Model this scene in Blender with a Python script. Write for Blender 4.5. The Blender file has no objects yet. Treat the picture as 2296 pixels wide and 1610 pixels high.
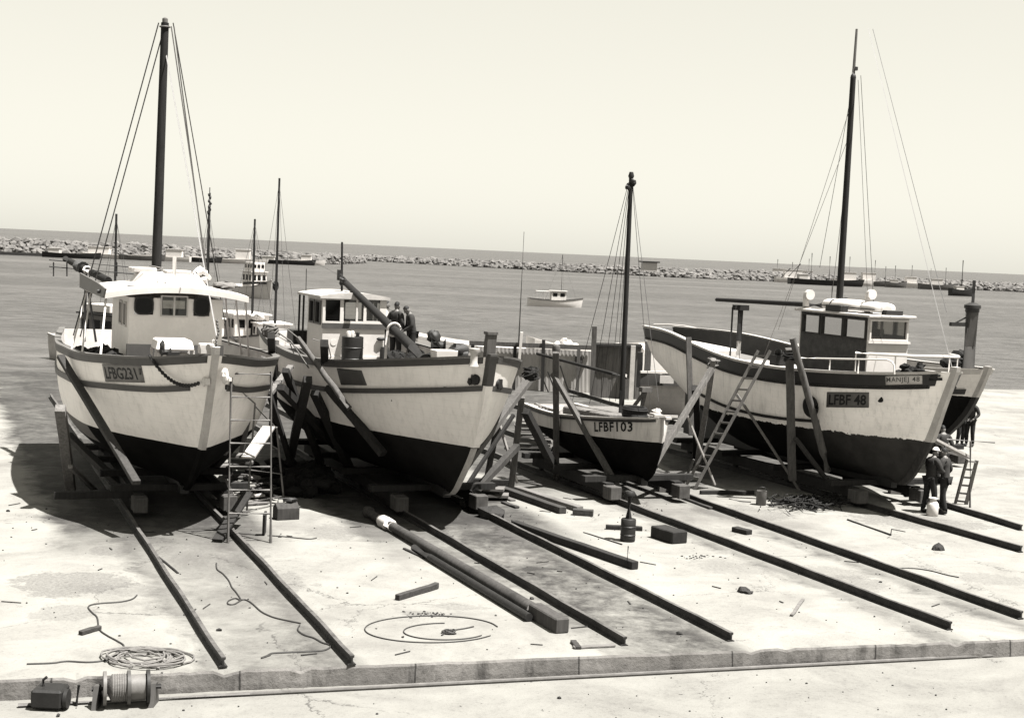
import bpy, bmesh, math, random
from mathutils import Vector, Matrix
rnd = random.Random(7)
S = bpy.context.scene
COL = S.collection
V3 = Vector
# ------------------------------------------------------------------ camera, sky, sun, exposure
EYE = V3((0, 0, 6.2)); PITCH = math.radians(4.18); ROLL = math.radians(2.59); FPX = 3300.0
CR = Matrix.Rotation(math.pi/2-PITCH, 3, 'X') @ Matrix.Rotation(ROLL, 3, 'Z')
cd = bpy.data.cameras.new('camera'); cam = bpy.data.objects.new('camera', cd); COL.objects.link(cam)
cam.matrix_world = Matrix.Translation(EYE) @ CR.to_4x4()
cd.sensor_width = 36.0; cd.lens = FPX/2296*36; cd.clip_start = .5; cd.clip_end = 60000
S.camera = cam
SUNV = V3((1.45, -.66, 4.0)).normalized()
ELEV = math.asin(SUNV.z); AZ = math.atan2(SUNV.x, SUNV.y)
w = bpy.data.worlds.new('World'); S.world = w; w.use_nodes = True
nt = w.node_tree; nt.nodes.clear()
sky = nt.nodes.new('ShaderNodeTexSky'); sky.sky_type = 'NISHITA'; sky.sun_disc = False
sky.sun_elevation = ELEV; sky.sun_rotation = AZ; sky.air_density = 1.0; sky.dust_density = 1.0; sky.ozone_density = 1.0
bw = nt.nodes.new('ShaderNodeRGBToBW')
tint = nt.nodes.new('ShaderNodeMix'); tint.data_type = 'RGBA'; tint.blend_type = 'MULTIPLY'; tint.inputs['Factor'].default_value = 1
tint.inputs['B'].default_value = (1.0, .975, .86, 1)
bg = nt.nodes.new('ShaderNodeBackground'); bg.inputs['Strength'].default_value = .05
wo = nt.nodes.new('ShaderNodeOutputWorld')
nt.links.new(sky.outputs[0], bw.inputs[0])
lev = nt.nodes.new('ShaderNodeMath'); lev.operation = 'POWER'; lev.inputs[1].default_value = .3     # thin bright veil over the whole sky: evens it out
amp = nt.nodes.new('ShaderNodeMath'); amp.operation = 'MULTIPLY'; amp.inputs[1].default_value = 3.2
nt.links.new(bw.outputs[0], lev.inputs[0]); nt.links.new(lev.outputs[0], amp.inputs[0]); nt.links.new(amp.outputs[0], tint.inputs['A'])
nt.links.new(tint.outputs['Result'], bg.inputs['Color']); nt.links.new(bg.outputs[0], wo.inputs[0])
sl = bpy.data.lights.new('sun', 'SUN'); sun = bpy.data.objects.new('sun', sl); COL.objects.link(sun)
sl.energy = 5.0; sl.angle = math.radians(.5); sl.color = (1, .975, .93)
sun.rotation_euler = SUNV.to_track_quat('Z', 'Y').to_euler(); sun.location = (0, 0, 40)
vs = S.view_settings; S.display_settings.display_device = 'sRGB'
vs.view_transform = 'Standard'; vs.look = 'None'; vs.exposure = 1.9; vs.gamma = 1; vs.use_curve_mapping = False

# ------------------------------------------------------------------ photo pixel (2296 wide) to a point of the place
def ray(px, py): return CR @ V3(((px-1148)/FPX, (805-py)/FPX, -1))
def G(px, py, z=0.0):
    d = ray(px, py); return EYE + d*((z-EYE.z)/d.z)
def P(px, py, Y):
    d = ray(px, py); return EYE + d*(Y/d.y)

# ------------------------------------------------------------------ mesh builder
def frame_of(d):
    d = d.normalized(); a = V3((0, 0, 1)) if abs(d.z) < .95 else V3((1, 0, 0))
    s = d.cross(a).normalized(); return d, s, s.cross(d).normalized()
class MB:
    def __init__(s): s.v = []; s.f = []; s.sm = []
    def add(s, vs, fs, smooth=False):
        n = len(s.v); s.v += [tuple(v) for v in vs]
        s.f += [tuple(i+n for i in f) for f in fs]; s.sm += [smooth]*len(fs); return s
    def box(s, c, size, R=None):
        c = V3(c); x, y, z = [k/2 for k in size]
        p = [V3((a*x, b*y, d*z)) for d in (-1, 1) for b in (-1, 1) for a in (-1, 1)]
        if R is not None: p = [R @ q for q in p]
        return s.add([c+q for q in p], [(0, 2, 3, 1), (4, 5, 7, 6), (0, 1, 5, 4), (2, 6, 7, 3), (0, 4, 6, 2), (1, 3, 7, 5)])
    def span(s, a, b):
        return s.box([(i+j)/2 for i, j in zip(a, b)], [abs(i-j) for i, j in zip(a, b)])
    def beam(s, a, b, wd, h, jit=0, seg=1, roll=0):
        a, b = V3(a), V3(b); d, x, y = frame_of(b-a)
        if roll: q = Matrix.Rotation(roll, 3, d); x = q @ x; y = q @ y
        rings = []
        for i in range(seg+1):
            c = a.lerp(b, i/seg)
            if jit: c = c + x*rnd.uniform(-jit, jit) + y*rnd.uniform(-jit, jit)
            k = 1+(rnd.uniform(-jit, jit)*3 if jit else 0)
            rings.append([c+x*(i1*wd/2*k)+y*(j1*h/2*k) for i1, j1 in ((-1, -1), (1, -1), (1, 1), (-1, 1))])
        vs = [p for r in rings for p in r]; fs = [(3, 2, 1, 0), tuple(4*seg+i for i in range(4))]
        for i in range(seg):
            for k in range(4): fs.append((4*i+k, 4*i+(k+1) % 4, 4*i+4+(k+1) % 4, 4*i+4+k))
        return s.add(vs, fs)
    def tube(s, pts, r, n=8, cap=True, wob=0):
        pts = [V3(p) for p in pts]; m = len(pts); rr = r if isinstance(r, (list, tuple)) else [r]*m
        vs = []; prev = None
        for i, p in enumerate(pts):
            d = (pts[min(i+1, m-1)]-pts[max(i-1, 0)])
            if d.length < 1e-9: d = V3((0, 0, 1))
            d, x, y = frame_of(d)
            if prev is not None:
                x = (prev-d*prev.dot(d)); x = x.normalized() if x.length > 1e-6 else frame_of(d)[1]; y = x.cross(d)*-1
            prev = x
            for k in range(n):
                a = 2*math.pi*k/n; q = rr[i]*(1+(rnd.uniform(-wob, wob) if wob else 0))
                vs.append(p+x*math.cos(a)*q+y*math.sin(a)*q)
        fs = [(i*n+k, i*n+(k+1) % n, (i+1)*n+(k+1) % n, (i+1)*n+k) for i in range(m-1) for k in range(n)]
        s.add(vs, fs, True)
        if cap: s.f += [tuple(len(s.v)-m*n+k for k in reversed(range(n))), tuple(len(s.v)-n+k for k in range(n))]; s.sm += [False, False]
        return s
    def lathe(s, base, prof, n=20, axis=(0, 0, 1)):
        base = V3(base); d, x, y = frame_of(V3(axis)); m = len(prof); vs = []
        for r, h in prof:
            for k in range(n):
                a = 2*math.pi*k/n; vs.append(base+d*h+x*(r*math.cos(a))+y*(r*math.sin(a)))
        fs = [(i*n+k, i*n+(k+1) % n, (i+1)*n+(k+1) % n, (i+1)*n+k) for i in range(m-1) for k in range(n)]
        s.add(vs, fs, n > 8)
        o = len(s.v)-m*n
        s.f += [tuple(o+k for k in reversed(range(n))), tuple(o+(m-1)*n+k for k in range(n))]; s.sm += [False, False]
        return s
    def ball(s, c, r, n=10, m=7, jit=0, R=None):
        c = V3(c); r = (r, r, r) if not isinstance(r, (list, tuple)) else r; vs = []; fs = []
        for i in range(m+1):
            t = math.pi*i/m
            for k in range(n):
                a = 2*math.pi*k/n; j = 1+(rnd.uniform(-jit, jit) if jit else 0)
                q = V3((r[0]*math.sin(t)*math.cos(a)*j, r[1]*math.sin(t)*math.sin(a)*j, r[2]*math.cos(t)*j))
                vs.append(c+(R @ q if R is not None else q))
        for i in range(m):
            for k in range(n): fs.append((i*n+k, (i+1)*n+k, (i+1)*n+(k+1) % n, i*n+(k+1) % n))
        return s.add(vs, fs, not jit)
    def grid(s, rows, smooth=True, closed=False):
        n = len(rows[0]); vs = [p for r in rows for p in r]; fs = []
        for i in range(len(rows)-1):
            for k in range(n if closed else n-1):
                fs.append((i*n+k, i*n+(k+1) % n, (i+1)*n+(k+1) % n, (i+1)*n+k))
        return s.add(vs, fs, smooth)
    def prism(s, poly, vec):
        vec = V3(vec); n = len(poly); p = [V3(q) for q in poly]
        s.add(p+[q+vec for q in p], [tuple(reversed(range(n))), tuple(range(n, 2*n))]+[(k, (k+1) % n, n+(k+1) % n, n+k) for k in range(n)]); return s
    def ring(s, c, R, r, axis, n=20, m=8, a0=0, a1=2*math.pi):
        c = V3(c); d, x, y = frame_of(V3(axis)); full = abs(a1-a0-2*math.pi) < 1e-6
        pts = [c+x*R*math.cos(a0+(a1-a0)*i/n)+y*R*math.sin(a0+(a1-a0)*i/n) for i in range(n+1)]
        return s.tube(pts, r, m, cap=not full)
    def mesh(s, name, mat, org=(0, 0, 0)):
        me = bpy.data.meshes.new(name); o = V3(org)
        me.from_pydata([tuple(V3(v)-o) for v in s.v], [], s.f)
        me.polygons.foreach_set('use_smooth', s.sm); me.materials.append(mat); me.update()
        if any(s.sm): me.set_sharp_from_angle(angle=math.radians(42))
        return me
def tag(o, label=None, cat=None, group=None, kind=None):
    if label: o['label'] = label
    if cat: o['category'] = cat
    if group: o['group'] = group
    if kind or label: o['kind'] = kind or 'thing'
    return o
def part(name, mb, mat, parent, bevel=0):
    o = bpy.data.objects.new(name, mb.mesh(name, mat)); COL.objects.link(o); o.parent = parent
    if bevel:
        m = o.modifiers.new('bevel', 'BEVEL'); m.width = bevel; m.segments = 1; m.limit_method = 'ANGLE'
    return o
def thing(name, loc, label, cat, group=None, rz=0):
    o = bpy.data.objects.new(name, None); COL.objects.link(o); o.location = loc; o.rotation_euler = (0, 0, rz)
    o.empty_display_size = .3
    return tag(o, label, cat, group)
def solid(name, mb, mat, label, cat, group=None, kind=None, bevel=0):
    """a thing that is one mesh: built in world coordinates, origin moved to its base"""
    xs = [v[0] for v in mb.v]; ys = [v[1] for v in mb.v]; zs = [v[2] for v in mb.v]
    org = ((min(xs)+max(xs))/2, (min(ys)+max(ys))/2, min(zs))
    o = bpy.data.objects.new(name, mb.mesh(name, mat, org)); COL.objects.link(o); o.location = org
    if bevel:
        m = o.modifiers.new('bevel', 'BEVEL'); m.width = bevel; m.segments = 1; m.limit_method = 'ANGLE'
    return tag(o, label, cat, group, kind)
def copy_tree(o, parent=None):
    c = o.copy(); COL.objects.link(c)
    if parent: c.parent = parent
    for ch in list(o.children): copy_tree(ch, c)
    return c

# ------------------------------------------------------------------ materials (all neutral-warm: the place as a toned black and white print)
TINT = (1.0, .955, .915)
def rgb(v): return (v*TINT[0], v*TINT[1], v*TINT[2], 1) if not isinstance(v, tuple) else (*v, 1)
class NT:
    def __init__(s, name):
        s.m = bpy.data.materials.new(name); s.m.use_nodes = True; s.t = s.m.node_tree
        s.b = s.t.nodes['Principled BSDF']; s.tc = s.t.nodes.new('ShaderNodeTexCoord').outputs['Object']
    def n(s, typ, **k):
        o = s.t.nodes.new(typ)
        for a, b in k.items(): setattr(o, a, b)
        return o
    def l(s, a, b): s.t.links.new(a, b)
    def mapping(s, scale=(1, 1, 1), rot=(0, 0, 0), src=None):
        o = s.n('ShaderNodeMapping'); o.inputs['Scale'].default_value = scale; o.inputs['Rotation'].default_value = rot
        s.l(src or s.tc, o.inputs['Vector']); return o.outputs[0]
    def noise(s, scale, detail=4, rough=.6, vec=None, dist=0):
        o = s.n('ShaderNodeTexNoise'); o.inputs['Scale'].default_value = scale; o.inputs['Detail'].default_value = detail
        o.inputs['Roughness'].default_value = rough; o.inputs['Distortion'].default_value = dist
        s.l(vec or s.tc, o.inputs['Vector']); return o.outputs['Fac']
    def ramp(s, fac, a, b, lo=0.0, hi=1.0):
        o = s.n('ShaderNodeMapRange'); o.clamp = True
        for k, v in zip(('From Min', 'From Max', 'To Min', 'To Max'), (a, b, lo, hi)): o.inputs[k].default_value = v
        s.l(fac, o.inputs['Value']); return o.outputs[0]
    def mix(s, fac, a, b, mode='MIX'):
        o = s.n('ShaderNodeMix'); o.data_type = 'RGBA'; o.blend_type = mode
        for sock, v in ((o.inputs['Factor'], fac), (o.inputs['A'], a), (o.inputs['B'], b)):
            if hasattr(v, 'is_output'): s.l(v, sock)
            else: sock.default_value = v
        return o.outputs['Result']
    def math(s, op, a, b=0.0, c=None):
        o = s.n('ShaderNodeMath'); o.operation = op
        for i, v in enumerate((a, b) if c is None else (a, b, c)):
            if hasattr(v, 'is_output'): s.l(v, o.inputs[i])
            else: o.inputs[i].default_value = v
        return o.outputs[0]
    def bump(s, h, strength, dist=.02):
        o = s.n('ShaderNodeBump'); o.inputs['Strength'].default_value = strength; o.inputs['Distance'].default_value = dist
        s.l(h, o.inputs['Height']); s.l(o.outputs[0], s.b.inputs['Normal'])
    def done(s, col, rough=.7, spec=.3, metal=0):
        if hasattr(col, 'is_output'): s.l(col, s.b.inputs['Base Color'])
        else: s.b.inputs['Base Color'].default_value = col
        if hasattr(rough, 'is_output'): s.l(rough, s.b.inputs['Roughness'])
        else: s.b.inputs['Roughness'].default_value = rough
        s.b.inputs['Specular IOR Level'].default_value = spec; s.b.inputs['Metallic'].default_value = metal
        return s.m
def alb(v): return v*.4 if v < .3 else .12+(v-.3)*.85
def mat(name, v, rough=.7, var=.25, scale=3, bump=.15, stretch=(1, 1, 1), spots=0, spec=.3, bdist=.01):
    v = alb(v); t = NT(name); vec = t.mapping(stretch)
    n1 = t.noise(scale, 5, .65, vec); n2 = t.noise(scale*7, 3, .6, vec)
    a = t.ramp(n1, .3, .7); c = t.mix(a, rgb(v*(1-var)), rgb(min(.9, v*(1+var*.6))))
    c = t.mix(t.ramp(n2, .35, .65, 0, .5), c, rgb(v*(1-var*.7)))
    if spots: c = t.mix(t.ramp(t.noise(scale*3, 6, .75, None, 1), .60, .72, 0, spots), c, rgb(v*.25))
    if bump: t.bump(n2, bump, bdist)
    return t.done(c, rough, spec)
def wood(name, v, spec=.2, ax=2, var=.4):
    v = alb(v); st = [9, 9, 9]; st[ax] = .7
    t = NT(name); vec = t.mapping(tuple(st)); n1 = t.noise(2.2, 5, .7, vec); n2 = t.noise(9, 3, .6, vec); n3 = t.noise(1.1, 4, .7)
    c = t.mix(t.ramp(n1, .3, .7), rgb(v*(1-var)), rgb(min(.8, v*1.3)))
    c = t.mix(t.ramp(n3, .52, .7, 0, .65), c, rgb(v*.35))
    t.bump(n2, .3, .01); return t.done(c, .85, spec)
def hull_mat(name, top, bot, wl, ragged=.01, dirt=.3, streak=.35, primer=None, boot=None, slope=0):
    t = NT(name); sep = t.n('ShaderNodeSeparateXYZ'); t.l(t.tc, sep.inputs[0]); X, Z = sep.outputs['X'], sep.outputs['Z']
    n1 = t.noise(1.3, 5, .65); st = t.noise(5, 4, .7, t.mapping((1.5, 1.5, .15))); fine = t.noise(22, 3, .6)
    c = t.mix(t.ramp(n1, .35, .7, 0, dirt), rgb(top), rgb(top*.6))
    c = t.mix(t.ramp(st, .5, .72, 0, streak), c, rgb(top*.42))
    c = t.mix(t.ramp(t.noise(9, 4, .7, t.mapping((1, 1, .07))), .60, .74, 0, streak), c, rgb(top*.35))
    # plank seams, faint
    sm = t.math('PINGPONG', t.math('ADD', Z, t.math('MULTIPLY', X, .012)), .08); c = t.mix(t.math('MULTIPLY', t.ramp(sm, 0, .005, .4, 0), t.ramp(n1, .3, .6, .2, 1)), c, rgb(top*.45))
    b = t.mix(t.ramp(n1, .35, .65), rgb(bot*.5), rgb(bot*1.1))
    b = t.mix(t.ramp(t.noise(3.2, 6, .75, None, 1.5), .55, .68, 0, .5), b, rgb(bot*1.6))
    if primer: b = t.mix(t.math('MULTIPLY', t.ramp(X, primer[0], primer[1]), t.ramp(n1, .3, .6, .5, 1)), b, rgb(primer[2]))
    zz = t.math('ADD', Z, t.math('MULTIPLY', t.math('SUBTRACT', t.noise(4, 6, .75), .5), ragged))
    if slope: zz = t.math('ADD', zz, t.math('MULTIPLY', X, slope))
    if boot:
        k = t.math('MULTIPLY', t.ramp(X, boot[0], boot[0]-.02), t.ramp(zz, wl-boot[1], wl-boot[1]+.01)); b = t.mix(k, b, rgb(boot[2]))
    c = t.mix(t.ramp(zz, wl-.004, wl+.004), b, c)
    t.bump(t.math('ADD', fine, t.math('MULTIPLY', n1, 2)), .12, .01)
    t.l(t.ramp(zz, wl-.01, wl+.01, .03, .25), t.b.inputs['Specular IOR Level'])
    m = t.done(c, t.ramp(zz, wl-.01, wl+.01, .9, .5), .25); return m
WHITE = mat('white paint', .70, .5, .14, 2, .08, spots=.25)
WHITE2 = mat('worn white paint', .58, .6, .25, 3, .12, spots=.5)
CREAM = mat('pale grey paint', .66, .55, .14, 2, .08, spots=.2)
GREYP = mat('grey trim paint', .13, .55, .25, 3, .1, spots=.3)
MIDG = mat('mid grey paint', .22, .55, .2, 2.5, .1, spots=.3)
DARKP = mat('dark paint', .045, .55, .4, 3, .15)
BROWNP = mat('dark brown varnish', .035, .5, .6, 4, .15)
DECKM = mat('deck planks', .30, .8, .35, 3, .2, (6, .6, 1), spots=.4)
STEEL = mat('dark steel', .03, .6, .5, 5, .2, spots=.3)
def rail_mat():
    t = NT('rusty rail steel'); sep = t.n('ShaderNodeSeparateXYZ'); t.l(t.tc, sep.inputs[0]); n1 = t.noise(3, 5, .7); n2 = t.noise(30, 3, .7)
    c = t.mix(t.ramp(n1, .35, .65), rgb(.006), rgb(.03)); worn = t.math('MULTIPLY', t.ramp(sep.outputs['Z'], .146, .153), t.ramp(n1, .35, .6, .35, 1))
    c = t.mix(worn, c, rgb(.075)); t.bump(n2, .4, .01); return t.done(c, .65, .3)
RAILM = rail_mat()
GALV = mat('galvanised pipe', .24, .5, .35, 6, .1)
WPIPE = mat('white rail pipe', .72, .45, .1, 4, .05)
ROPE = mat('hemp rope', .30, .9, .3, 20, .3)
WIRE = mat('wire rope', .07, .6, .3, 20, .1)
WIREL = mat('light stay wire', .33, .5, .2, 20, .1)
TYRE = mat('tyre rubber', .012, .8, .4, 8, .2)
CANVAS = mat('white canvas', .66, .9, .15, 5, .3)
NET = mat('dark netting', .03, .95, .5, 9, .6, bdist=.05)
DRUM = mat('dark drum steel', .04, .5, .4, 4, .15, spots=.3)
ROCK = mat('breakwater rock', .27, .9, .65, .35, .5, bdist=.2)
ROCKD = mat('dark rubble', .06, .9, .5, .6, .5, bdist=.2)
QUAY = mat('dark quay face', .05, .9, .4, .5, .3)
CORR = mat('corrugated iron', .50, .6, .3, 1.2, .1, (1, 1, .3), spots=.35)
W_PALE = wood('pale weathered timber', .30); W_GREY = wood('grey weathered timber', .17)
W_DARK = wood('dark oiled timber', .045); W_BROWN = wood('brown timber', .085); W_LIGHT = wood('clean light timber', .5)
W_MAST = wood('dark varnished spar', .03); W_FLAT = wood('flat lying timber', .085, .2, 0); W_FLATP = wood('pale flat timber', .27, .2, 0)
CLOTHD = mat('dark jacket cloth', .06, .9, .5, 8, .3); CLOTHN = mat('dark trouser cloth', .022, .9, .4, 8, .3)
CLOTHL = mat('light shirt cloth', .55, .9, .15, 8, .3); SKIN = mat('skin', .3, .6, .15, 8, .05); HAIR = mat('dark hair', .008, .7, .3, 20, .3)
CAPM = mat('white cap cloth', .7, .9, .1, 8, .2)
def glass():
    t = NT('wheelhouse glass'); tr = t.n('ShaderNodeBsdfTransparent'); tr.inputs[0].default_value = (.62, .61, .58, 1)
    gl = t.n('ShaderNodeBsdfGlossy'); gl.inputs['Roughness'].default_value = .05; gl.inputs[0].default_value = (.8, .8, .8, 1)
    fr = t.n('ShaderNodeFresnel'); fr.inputs[0].default_value = 1.5
    mx = t.n('ShaderNodeMixShader'); t.l(t.math('ADD', fr.outputs[0], .02), mx.inputs[0]); t.l(tr.outputs[0], mx.inputs[1]); t.l(gl.outputs[0], mx.inputs[2])
    out = [n for n in t.t.nodes if n.type == 'OUTPUT_MATERIAL'][0]; t.l(mx.outputs[0], out.inputs[0]); return t.m
GLASS = glass()
DGLASS = mat('dark window glass', .006, .15, .2, 2, 0, spec=.2)
LETTER = mat('black sign lettering', .008, .6, .2, 9, .05)
LETTERG = mat('grey sign lettering', .09, .6, .3, 9, .05)
PLATE = mat('grey number board', .34, .6, .25, 5, .05, spots=.2)
PLATED = mat('dark number board', .2, .6, .3, 5, .05, spots=.2)
PLATEW = mat('pale name plate', .6, .6, .2, 5, .05, spots=.2)

# ------------------------------------------------------------------ ground, sea, quay
RA = math.radians(22); FW = V3((math.sin(RA), -math.cos(RA), 0)); PT = V3((math.cos(RA), math.sin(RA), 0))
def ground_mat(name, base, tracks_and_shade, stains=()):
    t = NT(name); geo = t.n('ShaderNodeNewGeometry').outputs['Position']
    big = t.noise(.16, 5, .62, geo); mid = t.noise(.55, 6, .7, geo, .6); fine = t.noise(3.2, 5, .75, geo); grit = t.noise(16, 4, .8, geo); sp = t.noise(7.5, 2, .5, geo)
    c = t.mix(t.ramp(mid, .35, .7), rgb((base, base*.98, base*.91)), rgb((base*.74, base*.72, base*.67)))
    c = t.mix(t.math('MULTIPLY', t.ramp(fine, .5, .72, 0, .55), t.ramp(mid, .45, .6)), c, rgb(base*.45))
    c = t.mix(t.math('MULTIPLY', t.ramp(grit, .54, .7, 0, .7), t.ramp(mid, .42, .6, .4, 1)), c, rgb(base*.42))
    c = t.mix(t.ramp(sp, .73, .76, 0, .7), c, rgb(base*.2))
    if tracks_and_shade:
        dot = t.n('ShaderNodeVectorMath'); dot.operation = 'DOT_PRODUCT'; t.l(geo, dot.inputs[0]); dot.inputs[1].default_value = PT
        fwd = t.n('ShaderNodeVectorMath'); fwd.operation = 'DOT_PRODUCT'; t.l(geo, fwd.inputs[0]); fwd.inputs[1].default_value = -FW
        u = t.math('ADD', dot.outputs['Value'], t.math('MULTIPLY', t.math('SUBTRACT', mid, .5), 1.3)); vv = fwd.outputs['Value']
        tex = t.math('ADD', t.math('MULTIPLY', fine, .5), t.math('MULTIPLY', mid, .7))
        for a, b, st, n0, n1 in tracks_and_shade:   # oily working strips between pairs of rails, and hull shade painted into the ground under the cradles
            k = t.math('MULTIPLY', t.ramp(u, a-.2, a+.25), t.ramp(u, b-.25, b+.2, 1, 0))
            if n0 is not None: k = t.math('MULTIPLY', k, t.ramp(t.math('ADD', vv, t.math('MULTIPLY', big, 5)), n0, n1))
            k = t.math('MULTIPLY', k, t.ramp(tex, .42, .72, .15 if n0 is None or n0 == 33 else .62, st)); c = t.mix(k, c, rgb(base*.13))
    c = t.mix(t.ramp(big, .53, .66, 0, .5), c, rgb((base*.36, base*.335, base*.32)))
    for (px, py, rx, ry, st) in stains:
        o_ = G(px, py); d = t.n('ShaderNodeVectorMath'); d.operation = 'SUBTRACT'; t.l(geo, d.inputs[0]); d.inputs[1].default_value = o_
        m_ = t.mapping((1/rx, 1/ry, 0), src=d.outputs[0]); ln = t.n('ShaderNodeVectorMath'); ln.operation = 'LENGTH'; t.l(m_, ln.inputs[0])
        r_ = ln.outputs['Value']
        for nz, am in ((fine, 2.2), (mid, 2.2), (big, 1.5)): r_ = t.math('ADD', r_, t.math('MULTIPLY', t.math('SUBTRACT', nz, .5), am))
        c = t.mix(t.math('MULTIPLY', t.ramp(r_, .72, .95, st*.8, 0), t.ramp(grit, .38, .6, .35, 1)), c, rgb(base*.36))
    vo = t.n('ShaderNodeTexVoronoi'); vo.feature = 'DISTANCE_TO_EDGE'; vo.inputs['Scale'].default_value = .19
    wv = t.n('ShaderNodeVectorMath'); wv.operation = 'ADD'; t.l(geo, wv.inputs[0]); cmb = t.n('ShaderNodeCombineXYZ'); t.l(t.math('MULTIPLY', mid, 2.5), cmb.inputs[0]); t.l(t.math('MULTIPLY', fine, .5), cmb.inputs[1]); t.l(cmb.outputs[0], wv.inputs[1]); t.l(wv.outputs[0], vo.inputs['Vector'])
    c = t.mix(t.math('MULTIPLY', t.ramp(vo.outputs['Distance'], .001, .0035, .7, 0), t.ramp(mid, .42, .52)), c, rgb(base*.2))
    t.bump(t.math('ADD', grit, t.math('MULTIPLY', fine, 2)), .5, .02)
    return t.done(c, .9, .15)
SLABM = ground_mat('slipway concrete with painted shade', .185, [(4.3, 6.0, .5, None, 0), (10.4, 12.3, 1.0, None, 0), (16.3, 18.4, .6, 33, 38), (2.6, 7.0, 1, 30.5, 34), (8.8, 13.6, 1, 30, 33.5), (14.6, 20.4, 1, 35.5, 39), (20.6, 27, 1, 35.5, 39)]+[(r-.2, r+.2, .8, None, 0) for r in (3.98, 5.86, 10.2, 12.1, 16.2, 18.2)], [(250, 1234, .45, .5, .85), (165, 1310, .9, 1.0, .9), (290, 1325, 1.0, .5, .6), (150, 1375, .6, .6, .6), (480, 1240, 1.0, 1.6, .75), (620, 1310, .6, 1.2, .8), (655, 1375, .5, .4, .5), (530, 1290, .5, .7, .6), (745, 1192, .8, .9, .7), (860, 1195, .9, .7, .6), (1020, 1360, .5, .3, .6), (950, 1375, .5, .25, .8), (1850, 1285, .9, .7, .6), (2230, 1300, .8, .6, .6), (1920, 1310, .8, .7, .7), (1640, 1270, .9, .8, .5), (1560, 1190, 1.2, .8, .6), (1660, 1150, 1.5, 1.2, .8), (2060, 1170, 1.6, 1.2, .85), (1180, 1200, .8, 1.2, .8), (700, 1500, .5, .25, .9)])  # wide strips under the hulls paint shade into the slab; narrow ones are grime
YARDM = ground_mat('yard concrete', .16, [])
KERBM = None
def kerb_mat(kd):
    t = NT('rough concrete face'); geo = t.n('ShaderNodeNewGeometry').outputs['Position']; n1 = t.noise(.9, 5, .7, geo); n2 = t.noise(5, 5, .75, geo); n3 = t.noise(2.2, 5, .7, t.mapping((1, 1, .35), src=geo))
    c = t.mix(t.ramp(n1, .35, .65), rgb(.15), rgb(.085)); c = t.mix(t.ramp(n3, .54, .7, 0, .8), c, rgb(.03)); c = t.mix(t.ramp(n2, .55, .7, 0, .5), c, rgb(.05))
    d = t.n('ShaderNodeVectorMath'); d.operation = 'DOT_PRODUCT'; t.l(geo, d.inputs[0]); d.inputs[1].default_value = kd
    j = t.math('PINGPONG', t.math('ADD', d.outputs['Value'], t.math('MULTIPLY', n2, .05)), 1.3); c = t.mix(t.ramp(j, .006, .022, .85, 0), c, rgb(.012))
    t.bump(n2, .7, .03); return t.done(c, .9, .15)
K0, K1 = G(500, 1503), G(2165, 1437); KD = (K1-K0).normalized(); KERBM = kerb_mat(KD); KN = V3((-KD.y, KD.x, 0))   # kerb line and the way inland
def kp(s, d=0, z=0): q = K0+KD*s+KN*d; return V3((q.x, q.y, z))
mb = MB(); rows = []; edge = []
NS = 420
for i in range(NS+1):
    s_ = -30+i*.158; j = rnd.uniform(-.012, .012)+.006*math.sin(i*.31)*math.sin(i*.083); zj = rnd.uniform(-.014, 0)-(rnd.uniform(.02, .07) if rnd.random() < .07 else 0)
    edge.append(kp(s_, j+.02, zj)); rows.append([kp(s_, j-.02, -.62), kp(s_, j-.012+rnd.uniform(-.01, .01), -.22), kp(s_, j, -.035+zj), edge[-1]])
mb.grid(rows, False)
o = solid('kerb_face', mb, KERBM, None, None, kind='structure'); o.name = 'slipway_kerb'
mb = MB(); FARD = 46.5
mb.grid([[e, kp(-30+i*.158, .2, 0)] for i, e in enumerate(edge)][::-1], False)
mb.add([kp(-30, .2), kp(36.36, .2), kp(60, FARD), kp(-60, FARD), kp(-60, FARD, -6), kp(60, FARD, -6)], [(0, 1, 2, 3), (3, 2, 5, 4)])
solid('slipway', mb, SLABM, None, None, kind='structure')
mb = MB(); mb.add([(-80, -30, -.3), (80, -30, -.3), kp(60, 1.5, -.3), kp(-60, 1.5, -.3)], [(0, 1, 2, 3)])
solid('yard_ground', mb, YARDM, None, None, kind='structure')
def sea_mat():
    t = NT('harbour water'); geo = t.n('ShaderNodeNewGeometry').outputs['Position']
    m1 = t.mapping((1, 1.6, 1), src=geo)
    a = t.noise(.35, 6, .7, m1); b = t.noise(1.6, 4, .65, m1); big = t.noise(.02, 4, .6, t.mapping((.35, 1.5, 1), src=geo)); patch = t.noise(.008, 3, .55, t.mapping((.3, 2.2, 1), src=geo))
    c = t.mix(t.ramp(a, .35, .68), rgb(.030), rgb(.088)); c = t.mix(t.ramp(big, .4, .65, 0, .6), c, rgb(.036)); c = t.mix(t.ramp(patch, .52, .66, 0, .55), c, rgb(.09))
    t.bump(t.math('ADD', a, t.math('MULTIPLY', b, .35)), .9, .6)
    t.b.inputs['IOR'].default_value = 1.33
    return t.done(c, .42, .28)
SEAM = sea_mat(); SEAZ = -2.0
mb = MB(); mb.add([(-26000, 40, SEAZ), (26000, 40, SEAZ), (26000, 42000, SEAZ), (-26000, 42000, SEAZ)], [(0, 1, 2, 3)])
solid('sea', mb, SEAM, None, None, kind='structure')

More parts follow.
